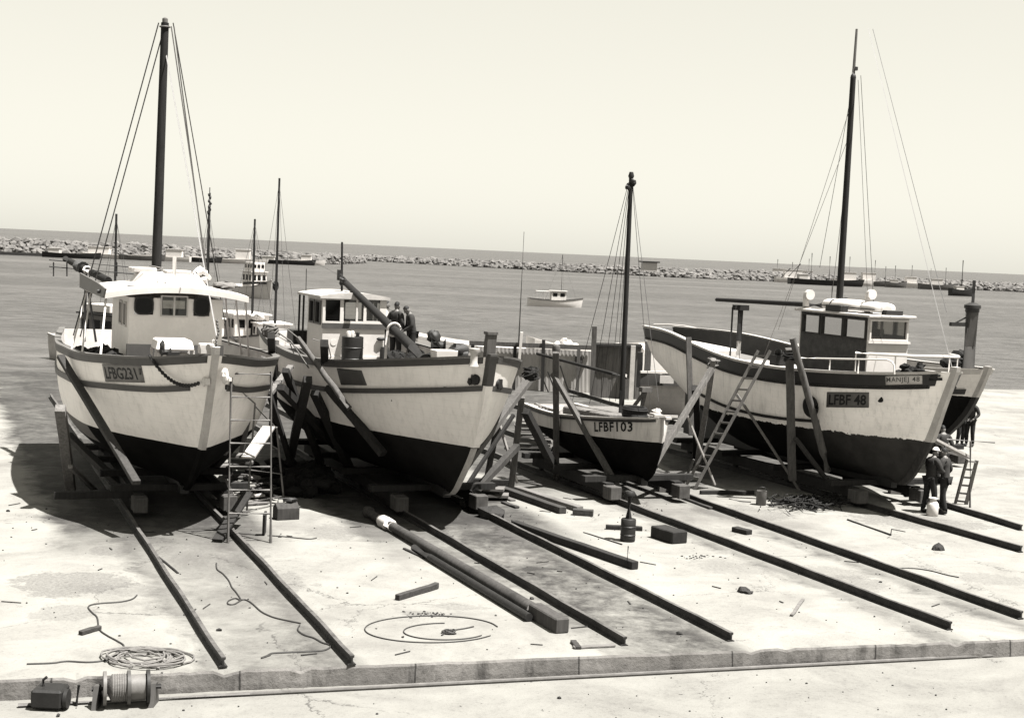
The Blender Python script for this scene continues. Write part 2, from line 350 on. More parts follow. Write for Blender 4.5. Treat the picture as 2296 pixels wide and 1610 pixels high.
# ------------------------------------------------------------------ boats: hull from lines, fittings laid on it
def curve(tab, x):
    n = len(tab)
    if x <= tab[0][0]: return tab[0][1]
    if x >= tab[-1][0]: return tab[-1][1]
    i = next(k for k in range(n-1) if x <= tab[k+1][0])
    (x0, y0), (x1, y1) = tab[i], tab[i+1]; h = x1-x0; t = (x-x0)/h
    def sl(k):
        a, b = max(0, k-1), min(n-1, k+1); return (tab[b][1]-tab[a][1])/(tab[b][0]-tab[a][0])
    m0, m1 = sl(i)*h, sl(i+1)*h
    return (2*t**3-3*t*t+1)*y0+(t**3-2*t*t+t)*m0+(-2*t**3+3*t*t)*y1+(t**3-t*t)*m1
class Boat:
    def __init__(s, name, label, loc, heading, L, zk, sheer, beam, stem, stern, full, dead, pv=.95, group=None, cat='fishing boat'):
        a = math.radians(heading); s.o = V3(loc)
        s.f = V3((math.sin(a), -math.cos(a), 0)); s.p = V3((math.cos(a), math.sin(a), 0)); s.u = V3((0, 0, 1))
        s.root = thing(name, loc, label, cat, group, math.atan2(s.f.y, s.f.x))
        s.L, s.zk, s.sheer, s.beam, s.stemt, s.sternt, s.full, s.dead, s.pv = L, zk, sheer, beam, stem, stern, full, dead, pv
    def part(s, name, mb, m, parent=None, bevel=0): return part(name, mb, m, parent or s.root, bevel)
    def W(s, p): return s.o+s.f*p[0]+s.p*p[1]+s.u*p[2]
    def zt(s, u): return curve(s.sheer, u)
    def zb(s, u): return s.zk+curve(s.dead, u)
    def half(s, u, z):
        u = min(1, max(0, u)); zb, zt = s.zb(u), s.zt(u); t = min(1, max(0, (z-zb)/(zt-zb))); f = curve(s.full, u)
        return max(0, curve(s.beam, u))*((t**s.pv)*(1-f)+((1-(1-t)**3.6)**.52)*f)
    def X(s, u, z): a = -s.L+curve(s.sternt, z); return a+u*(curve(s.stemt, z)-a)
    def uof(s, x, z): a = -s.L+curve(s.sternt, z); return (x-a)/(curve(s.stemt, z)-a)
    def yat(s, x, z): return s.half(s.uof(x, z), z)
    def zsheer(s, x): return s.zt(s.uof(x, s.zt(min(1, max(0, s.uof(x, 3))))))
    def loc(s, px, py, **k):
        (ax, val), = k.items(); n = dict(x=s.f, y=s.p, z=s.u)[ax]; d = ray(px, py); o = s.o+n*val
        q = EYE+d*(n.dot(o-EYE)/n.dot(d))-s.o; return V3((q.dot(s.f), q.dot(s.p), q.z))
    def hit(s, px, py, side=-1):
        best = None
        for i in range(201):
            y = 2.9*(1-i/200)*side if side < 0 else 2.9*i/200
            q = s.loc(px, py, y=y); u = s.uof(q.x, q.z)
            if 0 <= u <= 1 and s.zb(u) < q.z < s.zt(u)+.1:
                e = abs(abs(y)-s.half(u, q.z))
                if best is None or e < best[0]: best = (e, q)
        return best[1] if best else s.loc(px, py, y=0)
    def us(s, n=36): return [1-(1-i/n)**1.5 for i in range(n+1)]
    def make_hull(s, m, n=40, k=16, bul=.6, deckm=DECKM, inner=WHITE2):
        mb = MB()
        for sd in (-1, 1):
            rows = []
            for u in s.us(n):
                zb, zt = s.zb(u), s.zt(u)
                r = [(s.X(u, zb+(zt-zb)*(j/k)), sd*s.half(u, zb+(zt-zb)*(j/k)), zb+(zt-zb)*(j/k)) for j in range(k+1)]
                rows.append(r)
            mb.grid(rows if sd < 0 else rows[::-1])
            if sd < 0: tr = rows[0]
            else: mb.grid([tr, rows[0]], False)
        h = s.part('hull', mb, m)
        # keel and deadwood
        mb = MB(); x1 = s.X(.97, s.zk); x0 = -s.L+curve(s.sternt, s.zk)+.2
        mb.prism([(x0, -.09, s.zk-.14), (x1, -.09, s.zk-.14), (x1, -.09, s.zk+.05), (x0, -.09, s.zb(0)+.05)], (0, .18, 0)); s.part('keel', mb, DARKP)
        # bulwark inner faces
        if bul:
            mb = MB()
            for sd in (-1, 1):
                rows = []
                for u in s.us(n):
                    zt = s.zt(u); zs = [zt, zt-bul]
                    rows.append([(s.X(u, z)-.03, sd*max(0, s.half(u, z)-.07), z) for z in zs])
                mb.grid(rows if sd > 0 else rows[::-1])
                if sd < 0: tr = rows[0]
                else: mb.grid([[(p[0]+.06, p[1], p[2]) for p in tr], [(p[0]+.06, p[1], p[2]) for p in rows[0]]], False)
            s.part('bulwark', mb, inner)
        mb = MB(); rows = []
        for u in s.us(n):
            z = s.zt(u)-max(bul, .03); y = max(0, s.half(u, z)-.03)
            rows.append([(s.X(u, z)-.03, y*q, z+.06*(1-q*q)) for q in (-1, -.6, 0, .6, 1)])
        mb.grid(rows); s.part('deck', mb, deckm)
        return h
    def strake(s, name, m, off, h, out=.05, u0=0, u1=.992, n=60, sides=(-1, 1), inn=0, parent=None):
        """a proud band following the sheer, `off` below it (callable or number)"""
        mb = MB()
        for sd in sides:
            rows = []
            for i in range(n+1):
                u = u0+(u1-u0)*(1-(1-i/n)**1.4); z = s.zt(u)-(off(u) if callable(off) else off); z2 = z-h
                y1, y2 = s.half(u, z), s.half(u, z2); x1, x2 = s.X(u, z), s.X(u, z2)
                e = .25 if u > .9 else 0
                rows.append([(x1-inn*0, sd*(y1-inn-.005), z), (x1+out*e, sd*(y1+out), z), (x2+out*e, sd*(y2+out), z2), (x2, sd*(y2-.005), z2)])
            mb.grid(rows if sd > 0 else rows[::-1], False, True)
            for r in (rows[0], rows[-1]): mb.add(r, [(0, 1, 2, 3)])
        return s.part(name, mb, m, parent)
    def caprail(s, m, wd=.17, th=.045, u0=0, u1=.985): return s.strake('cap_rail', m, -th-.002, th, .05, u0, u1, inn=wd-.05)
    def stempost(s, m, z0, z1, wd=.15, fwd=.10, name='stem_post', back=.12):
        mb = MB(); rows = []
        for i in range(17):
            z = z0+(z1-z0)*i/16; x = curve(s.stemt, z)
            rows.append([(x-back, -wd/2-.02, z), (x+fwd, -wd/2+.02, z), (x+fwd, wd/2-.02, z), (x-back, wd/2+.02, z)])
        mb.grid(rows, False, True); mb.add(rows[-1], [(0, 1, 2, 3)]); mb.add(rows[0], [(3, 2, 1, 0)]); return s.part(name, mb, m)
    def patch(s, name, m, corners, off=.012, side=-1, parent=None, n=8):
        """corners TL,TR,BR,BL as (x,z): a board bent onto the hull side"""
        (a, b, c, d) = corners; rows = []
        for j in range(n//2+1):
            v = j/(n//2); r = []
            for i in range(n+1):
                t = i/n; x = (a[0]*(1-t)+b[0]*t)*(1-v)+(d[0]*(1-t)+c[0]*t)*v; z = (a[1]*(1-t)+b[1]*t)*(1-v)+(d[1]*(1-t)+c[1]*t)*v
                r.append((x, side*(s.yat(x, z)+off), z))
            rows.append(r)
        mb = MB(); mb.grid(rows); o = s.part(name, mb, m, parent)
        k = o.modifiers.new('thick', 'SOLIDIFY'); k.thickness = .012; k.offset = 0
        return o
    def text(s, word, m, corners, off=.026, side=-1, parent=None, bold=.012, space=1.0, squeeze=0):
        cu = bpy.data.curves.new('lettering', 'FONT'); cu.body = word; cu.offset = bold; cu.space_character = space; cu.resolution_u = 2
        to = bpy.data.objects.new('lettering_tmp', cu); COL.objects.link(to)
        me = bpy.data.meshes.new_from_object(to.evaluated_get(bpy.context.evaluated_depsgraph_get())); bpy.data.objects.remove(to)
        me.name = 'lettering'; xs = [v.co.x for v in me.vertices]; ys = [v.co.y for v in me.vertices]; x0, x1, y0, y1 = min(xs), max(xs), min(ys), max(ys)
        (a, b, c, d) = corners
        for v in me.vertices:
            t = (v.co.x-x0)/(x1-x0); q = 1-(v.co.y-y0)/(y1-y0)
            x = (a[0]*(1-t)+b[0]*t)*(1-q)+(d[0]*(1-t)+c[0]*t)*q; z = (a[1]*(1-t)+b[1]*t)*(1-q)+(d[1]*(1-t)+c[1]*t)*q
            v.co = (x, side*(s.yat(x, z)+off), z)
        me.materials.clear(); me.materials.append(m); o = bpy.data.objects.new('lettering', me); COL.objects.link(o); o.parent = parent or s.root
        return o
    def mast(s, a, b, r0, r1, m=None, n=12, name='mast', parent=None):
        mb = MB(); a, b = V3(a), V3(b); mb.tube([a.lerp(b, i/8) for i in range(9)], [r0+(r1-r0)*i/8 for i in range(9)], n, wob=.02)
        return s.part(name, mb, m or W_MAST, parent)
    def line(s, name, a, b, r=.009, m=None, sag=0, parent=None, n=6):
        a, b = V3(a), V3(b); mb = MB(); k = 8 if sag else 1
        mb.tube([a.lerp(b, i/k)-V3((0, 0, sag*4*(i/k)*(1-i/k))) for i in range(k+1)], r, n); return s.part(name, mb, m or WIRE, parent)
def rrect(w_, h_, r, n=4):
    if r <= 0: return [(-w_/2, -h_/2), (w_/2, -h_/2), (w_/2, h_/2), (-w_/2, h_/2)]
    o = []
    for cx, cy, a in ((w_/2-r, -h_/2+r, -90), (w_/2-r, h_/2-r, 0), (-w_/2+r, h_/2-r, 90), (-w_/2+r, -h_/2+r, 180)):
        for i in range(n+1):
            q = math.radians(a+90*i/n); o.append((cx+r*math.cos(q), cy+r*math.sin(q)))
    return o
def window(parent, c, ax, up, w_, h_, rad=0, fw=.05, fm=None, gm=None, th=.03, bars=0):
    """framed window: c centre on the wall face, ax along it, up; frame proud by th; pane a sub-part"""
    c, ax, up = V3(c), V3(ax).normalized(), V3(up).normalized(); nn = ax.cross(up).normalized(); fm = fm or WHITE; gm = gm or DGLASS
    inn = rrect(w_, h_, rad); out = rrect(w_+2*fw, h_+2*fw, rad+fw if rad else 0)
    P3 = lambda q, d: c+ax*q[0]+up*q[1]+nn*d
    mb = MB(); n = len(inn)
    rows = [[P3(q, -.01) for q in out], [P3(q, th) for q in out], [P3(q, th) for q in inn], [P3(q, -.01) for q in inn]]
    mb.grid(rows, False, True)
    for k in range(bars):
        x = -w_/2+w_*(k+1)/(bars+1); mb.prism([P3((x-.02, -h_/2), .004), P3((x+.02, -h_/2), .004), P3((x+.02, h_/2), .004), P3((x-.02, h_/2), .004)], nn*(th-.008))
    f = part('window', mb, fm, parent)
    mb = MB(); mb.prism([P3(q, .0) for q in inn], nn*.006); part('pane', mb, gm, f); return f
def wall(mb, p0, ax, L, z0, z1, th, holes, nn):
    """wall with openings (a0,a1,h0,h1), pieces butted end to end; p0 outer face start, nn outward"""
    p0, ax, nn = V3(p0), V3(ax).normalized(), V3(nn).normalized()
    def pc(a0, a1, h0, h1):
        if a1-a0 > .004 and h1-h0 > .004:
            q = p0+ax*a0-nn*th
            mb.prism([(q.x, q.y, h0), (q.x+ax.x*(a1-a0), q.y+ax.y*(a1-a0), h0), (q.x+ax.x*(a1-a0), q.y+ax.y*(a1-a0), h1), (q.x, q.y, h1)], nn*th)
    a = 0
    for (a0, a1, h0, h1) in sorted(holes):
        pc(a, a0, z0, z1); pc(a0, a1, z0, h0); pc(a0, a1, h1, z1); a = a1
    pc(a, L, z0, z1)
def pane(parent, p0, ax, a0, a1, h0, h1, nn, m=None, frame=0, fm=None, depth=.03):
    """glazed opening in wall(): frame (if any) proud of the wall, pane inside it"""
    p0, ax, nn = V3(p0), V3(ax).normalized(), V3(nn).normalized(); L = a1-a0
    def q(a, h, d): r = p0+ax*a+nn*d; return V3((r.x, r.y, h))
    par = parent
    if frame:
        mb = MB(); f = frame; oo = [(a0-f, h0-f), (a1+f, h0-f), (a1+f, h1+f), (a0-f, h1+f)]; ii = [(a0+.012, h0+.012), (a1-.012, h0+.012), (a1-.012, h1-.012), (a0+.012, h1-.012)]
        mb.grid([[q(a, h, .002) for a, h in oo], [q(a, h, .03) for a, h in oo], [q(a, h, .03) for a, h in ii], [q(a, h, -depth) for a, h in ii]], False, True)
        par = part('window', mb, fm or WHITE, parent)
    mb = MB(); mb.add([q(a0, h0, -depth), q(a1, h0, -depth), q(a1, h1, -depth), q(a0, h1, -depth)], [(0, 1, 2, 3)])
    part('pane', mb, m or GLASS, par)
STEMT = [(.5, -3.1), (.75, -2.45), (1.1, -1.85), (1.85, -1.0), (2.8, -.4), (3.95, .12)]
FULL = [(0, .97), (.5, .97), (.7, .85), (.82, .62), (.92, .36), (1, .12)]
DEAD = [(0, .8), (.15, .3), (.3, .05), (.5, 0), (1, 0)]
US9 = [0, .2, .4, .55, .7, .82, .91, .97, 1]

# ================================================================== boat with the number LFBG231
HM1 = hull_mat('white hull over black bottom', .72, .006, 1.80, .02, .3, .3, None, (-5.0, .42, .12))
b = B1 = Boat('fishing_boat', 'white fishing boat numbered LFBG231 with rounded wheelhouse and tall mast, furthest left on the slip', (-6.01, 29.64, 0), 21.9, 14, .62,
    list(zip(US9, [3.43, 3.39, 3.39, 3.45, 3.49, 3.57, 3.65, 3.77, 3.85])), list(zip(US9, [1.82, 2.15, 2.35, 2.35, 2.22, 1.77, 1.12, .52, 0])),
    [(.5, -3.1), (.75, -2.5), (1.1, -1.85), (1.81, -.95), (2.8, -.35), (3.95, .25)], [(0, 1.6), (2, .5), (4, 0)], FULL, DEAD, group='fishing boats propped on the slipway')
b.make_hull(HM1, bul=.62)
b.strake('gunwale_band', GREYP, .0, .15, .035, inn=0); b.caprail(MIDG, .16)
b.strake('rubbing_strake', GREYP, .60, .13, .05, u1=.975)
b.stempost(WHITE2, 1.78, 4.02, .14, .09); b.stempost(HM1, .62, 1.775, .13, .08, 'fore_foot')
# number board, lettering
cs = [b.hit(231, 816), b.hit(319, 819), b.hit(327, 858), b.hit(238, 856)]; cs = [(q.x, q.z) for q in cs]
nb = b.patch('number_board', PLATE, cs)
cs = [b.hit(238, 822), b.hit(306, 825), b.hit(311, 852), b.hit(244, 850)]; b.text('LFBG231', LETTER, [(q.x, q.z) for q in cs], parent=nb, bold=.022)
cs = [b.hit(311, 826), b.hit(317, 826), b.hit(320, 840), b.hit(313, 840)]; b.patch('tally_mark', LETTERG, [(q.x, q.z) for q in cs], .024, parent=nb, n=2)
# wheelhouse: hollow, front at x=-4.2
yl, yr, xf, xr, zf, zr = -1.17, .93, -4.2, -7.3, 2.75, 4.80
mb = MB()
hf = []
for (x0, y0, x1, y1) in ((301.7, 663, 343.6, 706), (362, 662, 419, 709.5), (434.7, 665, 469.5, 709.5)):
    p, q = b.loc(x0, y0, x=xf), b.loc(x1, y1, x=xf); hf.append((p.y-yl, q.y-yl, q.z, p.z-.02))
wall(mb, (xf, yl, 0), (0, 1, 0), yr-yl, zf, zr-.02, .05, hf, (1, 0, 0))
hs = [(.35, .78, 4.12, 4.62), (1.15, 1.58, 4.12, 4.62)]
wall(mb, (xf-.05, yl, 0), (-1, 0, 0), -xr+xf-.05, zf, zr-.02, .05, hs, (0, -1, 0))
wall(mb, (xf-.05, yr, 0), (-1, 0, 0), -xr+xf-.05, zf, zr-.02, .05, hs, (0, 1, 0))
wall(mb, (xr-.05, yl, 0), (0, 1, 0), yr-yl, zf, zr-.02, .05, [(.2, .75, 4.1, 4.6), (1.2, 1.75, 4.1, 4.6)], (-1, 0, 0))
wh = b.part('wheelhouse', mb, mat('off white wheelhouse paint', .95, .5, .12, 2, .08, spots=.15))
for i, (a0, a1, h0, h1) in enumerate(hf):
    c = (xf+.002, yl+(a0+a1)/2, (h0+h1)/2)
    if i != 1:
        f = window(wh, c, (0, 1, 0), (0, 0, 1), (a1-a0)-.06, h1-h0-.06, .1, .035, DARKP, DGLASS)
    else: window(wh, c, (0, 1, 0), (0, 0, 1), a1-a0-.03, h1-h0-.03, 0, .03, CREAM, GLASS, bars=1)
for (a0, a1, h0, h1) in hs:
    pane(wh, (xf-.05, yl, 0), (-1, 0, 0), a0, a1, h0, h1, (0, -1, 0), DGLASS, .03, CREAM); pane(wh, (xf-.05, yr, 0), (-1, 0, 0), a0, a1, h0, h1, (0, 1, 0), GLASS, .03, CREAM)
mb = MB(); mb.box((xf-1.0, -.1, 4.25), (.05, .9, .5)); mb.ring((xf-.5, .3, 4.25), .2, .015, (1, 0, .3)); mb.box((xf-.75, -.7, 4.3), (.3, .3, .55)); b.part('helm_console', mb, W_DARK, wh)
mb = MB(); mb.ring((xf-.35, .18, 4.22), .19, .014, (1, 0, .25), 18, 6); mb.beam((xf-.35, 0, 4.22), (xf-.35, .36, 4.22), .02, .02); b.part('steering_wheel', mb, STEEL, wh)
mb = MB(); mb.span((xf-.05, yl-.04, zf), (xf+.06, yr+.04, 3.73)); b.part('coaming', mb, GREYP, wh)
# canopy roof, cambered, overhanging the side decks
y0, y1, x0, x1 = -1.74, 1.46, -8.3, -3.85
mb = MB(); cam_ = lambda y: 4.78+.17*(1-((y-(y0+y1)/2)/((y1-y0)/2))**2)
ys = [y0+(y1-y0)*i/12 for i in range(13)]
top = lambda x, y: (x, y, cam_(y)+.10+.05*(1-((x-(x0+x1)/2)/((x1-x0)/2))**2)); bot = lambda x, y: (x, y, cam_(y)-.03)
xs = [x1, x1-.5, (x0+x1)/2, x0+.5, x0]
mb.grid([[top(x, y) for y in ys] for x in xs]); mb.grid([[bot(x, y) for y in ys] for x in xs[::-1]])
mb.grid([[top(x1, y) for y in ys], [bot(x1, y) for y in ys]], False); mb.grid([[bot(x0, y) for y in ys], [top(x0, y) for y in ys]], False)
mb.grid([[bot(x, y0) for x in xs], [top(x, y0) for x in xs]], False); mb.grid([[top(x, y1) for x in xs], [bot(x, y1) for x in xs]], False)
rf = b.part('canopy_roof', mb, WHITE)
mb = MB(); zz = 5.0
mb.prism([(-5.1, -.85, zz-.05), (-5.35, -.6, zz+.30), (-5.35, .55, zz+.30), (-5.1, .8, zz-.05)], (-2.2, 0, 0)); b.part('roof_coaming', mb, WHITE, rf, .03)
mb = MB(); mb.span((-7.5, -.8, zz+.28), (-6.8, -.2, zz+.40)); mb.span((-6.6, -.1, zz+.30), (-6.0, .5, zz+.38)); b.part('roof_hatch', mb, WHITE2, rf, .02)
mb = MB(); mb.span((-5.1, -1.15, 4.93), (-4.45, -.75, 5.03)); b.part('roof_locker', mb, W_PALE, rf, .02)
p = b.loc(390, 630, x=-5.0); mb = MB(); mb.tube([(p.x, p.y, p.z-.25), (p.x, p.y, p.z+.55)], .045, 8); b.part('vent_pipe', mb, WHITE, rf)
mb = MB(); p = b.loc(448, 622, x=-5.8)
for i in range(7): mb.tube([(p.x+.35, p.y-.16+.055*i, p.z+.12*math.sin(i*.52)), (p.x, p.y-.16+.055*i, p.z+.02+.17*math.sin(i*.52)), (p.x-.4, p.y-.15+.055*i, p.z-.05)], [.05, .075, .05], 8, wob=.15)
mb.ball((p.x, p.y, p.z-.04), (.4, .22, .13), 12, 8, .12); b.part('rolled_awning', mb, CANVAS, rf)
mb = MB(); p = b.loc(505, 640, x=-5.6); mb.ball((p.x, p.y, p.z), (.5, .3, .09), 12, 6, .2); b.part('folded_tarpaulin', mb, ROPE, rf)
# side light board on the canopy's starboard edge
mb = MB(); q = [b.loc(182, 645, y=y0-.05), b.loc(234, 668, y=y0-.05), b.loc(240, 648, y=y0-.05), b.loc(222, 634, y=y0-.05), b.loc(182, 612, y=y0-.05)]
mb.prism([(v.x, y0-.09, v.z) for v in q], (0, .04, 0)); sb = b.part('side_light_board', mb, MIDG, rf)
c = b.loc(226, 652, y=y0-.1); mb = MB(); mb.lathe((c.x-.15, y0-.10, c.z-.02), [(.05, 0), (.05, .06)], 10, (0, -1, 0)); b.part('side_light', mb, DARKP, sb)
# canopy stanchions
for (xa, ya, xb, yb, side) in ((174.7, 645, 158.6, 786, -1), (203.5, 658, 183, 792, -1), (238, 668, 225, 799, -1), (506, 668, 514, 775, 1), (529, 672, 542, 800, 1), (551, 677, 558, 803, 1)):
    best = min((abs(abs(b.loc(xb, yb, y=side*q/50).y)-b.yat(b.loc(xb, yb, y=side*q/50).x, 3.4)), q) for q in range(60, 120))[1]
    foot = b.loc(xb, yb, y=side*best/50); head = b.loc(xa, ya, y=(y0 if side < 0 else y1)*.97)
    if head.x < x0: head.x = x0+.05
    head.z = cam_(head.y)-.02
    mb = MB(); mb.tube([foot-V3((0, 0, .05)), head], .022, 8); b.part('stanchion', mb, WPIPE)
for sd in (-1,):
    mb = MB(); pts = []
    for i in range(9): u = .55+.028*i; pts.append((b.X(u, b.zt(u)+.32), sd*(b.half(u, b.zt(u))-.05), b.zt(u)+.32))
# hatch with white lid on the foredeck
p = b.loc(390, 772, x=-2.6); hz = p.z
mb = MB(); mb.prism([(-2.35, p.y-.42, hz-.12), (-2.35, p.y+.42, hz-.12), (-2.45, p.y+.36, hz+.10), (-2.45, p.y-.36, hz+.10)], (-.8, 0, 0)); hl = b.part('hatch_lid', mb, WHITE, None, .03)
for y in (-.40, .40):
    for x in (-2.45, -3.1):
        mb = MB(); mb.beam((x, p.y+y, 2.9), (x, p.y+y, hz-.12), .05, .05); b.part('hatch_leg', mb, WHITE2)
mb = MB(); mb.span((-3.1, p.y-.35, 2.95), (-2.5, p.y+.35, hz-.2)); b.part('anchor_winch_housing', mb, CREAM, None, .03)
mb = MB(); q = b.loc(372, 790, x=-1.9); mb.lathe((q.x, q.y-.1, q.z), [(.1, 0), (.06, .05), (.06, .15), (.1, .2)], 12, (0, 1, 0)); mb.ball((q.x, q.y-.08, q.z+.1), (.08, .06, .14), 8, 6, .2); mb.box((q.x, q.y+.15, q.z-.05), (.2, .25, .12)); b.part('anchor_winch', mb, STEEL)
mb = MB(); q = b.loc(462, 782, x=-1.3); mb.box((q.x, q.y, q.z), (.3, .3, .22)); mb.tube([(q.x, q.y+.15, q.z-.1), (q.x, q.y+.15, q.z+.2)], .03, 8); b.part('bow_locker', mb, WHITE2, None, .02)
# nets and gear heaped on the starboard side deck
mb = MB()
for i in range(26):
    u = .45+.012*i; x = b.X(u, 3.2)+rnd.uniform(-.1, .1); y = -(b.half(u, 3.2)-.45-rnd.uniform(0, .45)); r = rnd.uniform(.15, .3)
    mb.ball((x, y, 2.95+rnd.uniform(.1, .5)), (r*1.3, r, r*.8), 8, 6, .3)
tag(b.part('net_heap', mb, NET), None, None, None, 'stuff')
# chain from the gunwale to the hawse at the stem
mb = MB(); A_, Z_ = b.hit(345, 801), b.hit(455, 859); A_.y -= .1; Z_.y -= .08; A_.z += .06; n = 34
pts = []
for i in range(n+1):
    t = i/n; q = A_.lerp(Z_, t); q.z -= .30*4*t*(1-t)*.9; q.y = min(q.y, -(b.yat(q.x, q.z)+.05)); pts.append(q)
for i in range(n):
    m_ = (pts[i]+pts[i+1])/2; d = (pts[i+1]-pts[i]); dd, x_, y_ = frame_of(d); mb.ring(m_, .034, .012, x_ if i % 2 else y_, 8, 5)
mb.tube(pts, .02, 6)
b.part('anchor_chain', mb, STEEL)
mb = MB(); q = b.hit(462, 856); mb.lathe((q.x, q.y-.02, q.z), [(.10, 0), (.11, .03), (.06, .06)], 12, (0, -1, 0)); mb.box((q.x+.1, q.y, q.z+.02), (.24, .1, .14)); b.part('hawse_plate', mb, WHITE, None, .01)
mb = MB(); mb.box((-.15, .32, 3.35), (.5, .06, .06)); mb.ball((.02, .22, 3.42), (.1, .08, .16), 8, 6, .15); b.part('bow_fairlead', mb, WHITE)
mb = MB(); mb.lathe((-.12, .26, 3.18), [(.05, 0), (.06, .05)], 12, (.3, 1, 0)); b.part('hawse_hole', mb, DARKP)
# mast through the canopy, rigging
mt, mh = b.loc(348, 640, x=-8.0), b.loc(370, 52, x=-8.0)
ms = b.mast((mt.x, mt.y, 2.8), mh, .135, .095)
mb = MB()
for i in range(9):
    z = 4.95+i*.055; mb.ring((mt.x+.02*math.sin(i), mt.y+(mh.y-mt.y)*(z-mt.z)/(mh.z-mt.z), z+rnd.uniform(-.02, .02)), .15+.012*(8-i)*.6, .02, (rnd.uniform(-.25, .25), rnd.uniform(-.25, .25), 1), 14, 6)
b.part('rope_lashing', mb, ROPE, ms)
mb = MB(); mb.lathe(mh, [(.07, 0), (.07, .10), (.03, .13)], 10); mb.ring(mh-V3((0, 0, .1)), .12, .02, (0, 0, 1)); b.part('mast_head', mb, GALV, ms)
for (xa, ya, xb, yb, xx) in ((356, 52, 206, 600, -9), (362, 90, 222, 600, -8.6), (388, 52, 476, 560, -9.5), (384, 60, 468, 640, -8.2), (374, 120, 487, 760, -1.4), (390, 60, 455, 560, -8.8)):
    s_ = -1 if xb < 348 else 1
    a_ = V3((mh.x, mh.y+(xa-370)*.011, b.loc(xa, ya, x=mh.x).z))
    e = b.loc(xb, yb, x=xx)
    d = e-a_; k = (3.55-a_.z)/d.z if xx < -2 else 1
    b.line('shroud', a_, a_+d*min(1.0 if xx > -2 else k, 2), .015, GALV if xa > 372 else WIRE, parent=ms)
q = b.loc(487, 775, x=-1.0); mb = MB()
for i in range(12): mb.ball((q.x, q.y+.02*math.sin(i), q.z-.25+i*.07), (.03, .03, .04), 6, 5, .2)
b.part('stay_tackle', mb, ROPE, ms)
# lowered boom resting aft, swung over the starboard quarter
be, bi = b.loc(147, 581, x=-12.6), b.loc(243, 630, x=-8.6)
bm = b.mast(be, bi, .085, .10, name='boom')
d = (bi-be); c = be+d*.38; mb = MB(); mb.tube([c-d*.05, c+d*.05], .17, 10); mb.box(c-V3((0, 0, .25)), (.05, .05, .4)); b.part('sheave_block', mb, STEEL, bm)
mb = MB(); c = be+d*.52; mb.tube([c, c+d*.12], .115, 10); b.part('parcelling', mb, CANVAS, bm)
mb = MB(); q0, q1 = be+d*.5+V3((0, 0, -.05)), be+d*.5; mb.tube([(q0.x, q0.y, 3.3), (q1.x, q1.y, q1.z-.05)], .035, 8); mb.tube([(q0.x, q0.y+.3, 3.3), (q1.x, q1.y, q1.z-.1)], .03, 8); b.part('boom_crutch', mb, STEEL, bm)
mb = MB(); 
for z in (4.45, 4.72):
    mb.tube([b.loc(110, 583+(4.72-z)*55, x=-12.5), b.loc(300, 600+(4.72-z)*55, x=-12.5)], .018, 6)
for px in (120, 150, 262): mb.tube([b.loc(px, 620, x=-12.5), b.loc(px, 588, x=-12.5)], .018, 6)
b.part('stern_rail', mb, STEEL)

# ================================================================== boat with the drum and the lowered boom
HM2 = hull_mat('grey white hull over black bottom', .7, .007, 1.88, .03, .3, .25, (-4.5, -2.2, .016))
b = B2 = Boat('fishing_boat', 'white fishing boat with small box wheelhouse, oil drum on deck and lowered boom', (-.32, 31.05, 0), 22, 15.6, .62,
    list(zip(US9, [3.52, 3.38, 3.30, 3.31, 3.41, 3.58, 3.74, 3.86, 3.94])), list(zip(US9, [1.75, 2.15, 2.37, 2.40, 2.22, 1.78, 1.17, .56, 0])),
    [(.5, -3.0), (.62, -2.4), (1.0, -1.9), (1.88, -1.08), (2.8, -.6), (3.95, -.25)], [(0, 1.6), (2, .5), (4, 0)], FULL, DEAD, group='fishing boats propped on the slipway')
b.make_hull(HM2, bul=.55)
b.strake('gunwale_band', GREYP, .0, .14, .035); b.caprail(MIDG, .16)
b.strake('rubbing_strake', GREYP, .63, .12, .05, u1=.999)
b.stempost(HM2, 1.86, 3.3, .2, .07); b.stempost(WHITE2, .55, 1.855, .11, .07, 'fore_foot', .03)
b.stempost(GREYP, 3.3, 4.0, .2, .09, 'stem_head', .14)
mb = MB(); mb.beam((-.42, -.02, 3.75), (-.36, -.02, 4.42), .2, .2, .01, 3); mb.box((-.36, -.02, 4.44), (.24, .24, .06)); b.part('bitt_post', mb, W_GREY)
mb = MB(); mb.lathe((-.42, -.36, 3.72), [(.11, 0), (.08, .08), (.08, .26), (.12, .32), (.12, .38)], 12); b.part('bow_roller', mb, WHITE2)
for sd, px in ((-1, (1068, 851)), (1, (1113, 851))):
    q = b.hit(*px, side=sd) if sd < 0 else V3((-.72, b.yat(-.72, 3.3), 3.32))
    if sd < 0: q = V3((q.x, -b.yat(q.x, q.z), q.z))
    mb = MB(); mb.lathe((q.x, q.y, q.z), [(.12, -.02), (.12, .03), (.07, .05)], 12, (.5, sd, 0)); mb.box((q.x-.03, q.y+sd*.05, q.z), (.18, .08, .2)); mb.ball((q.x-.08, q.y+sd*.1, q.z-.05), (.1, .05, .08), 7, 5, .2)
    b.part('hawse_pipe', mb, STEEL)
cs = [b.hit(*p) for p in ((757, 826), (812, 831), (824, 864), (765, 863))]; b.patch('painted_out_panel', GREYP, [(q.x, q.z) for q in cs], .008)
q = b.hit(878, 897); mb = MB(); mb.lathe((q.x, q.y+.02, q.z), [(.03, 0), (.03, .03)], 8, (0, -1, 0)); b.part('drain_hole', mb, DARKP)
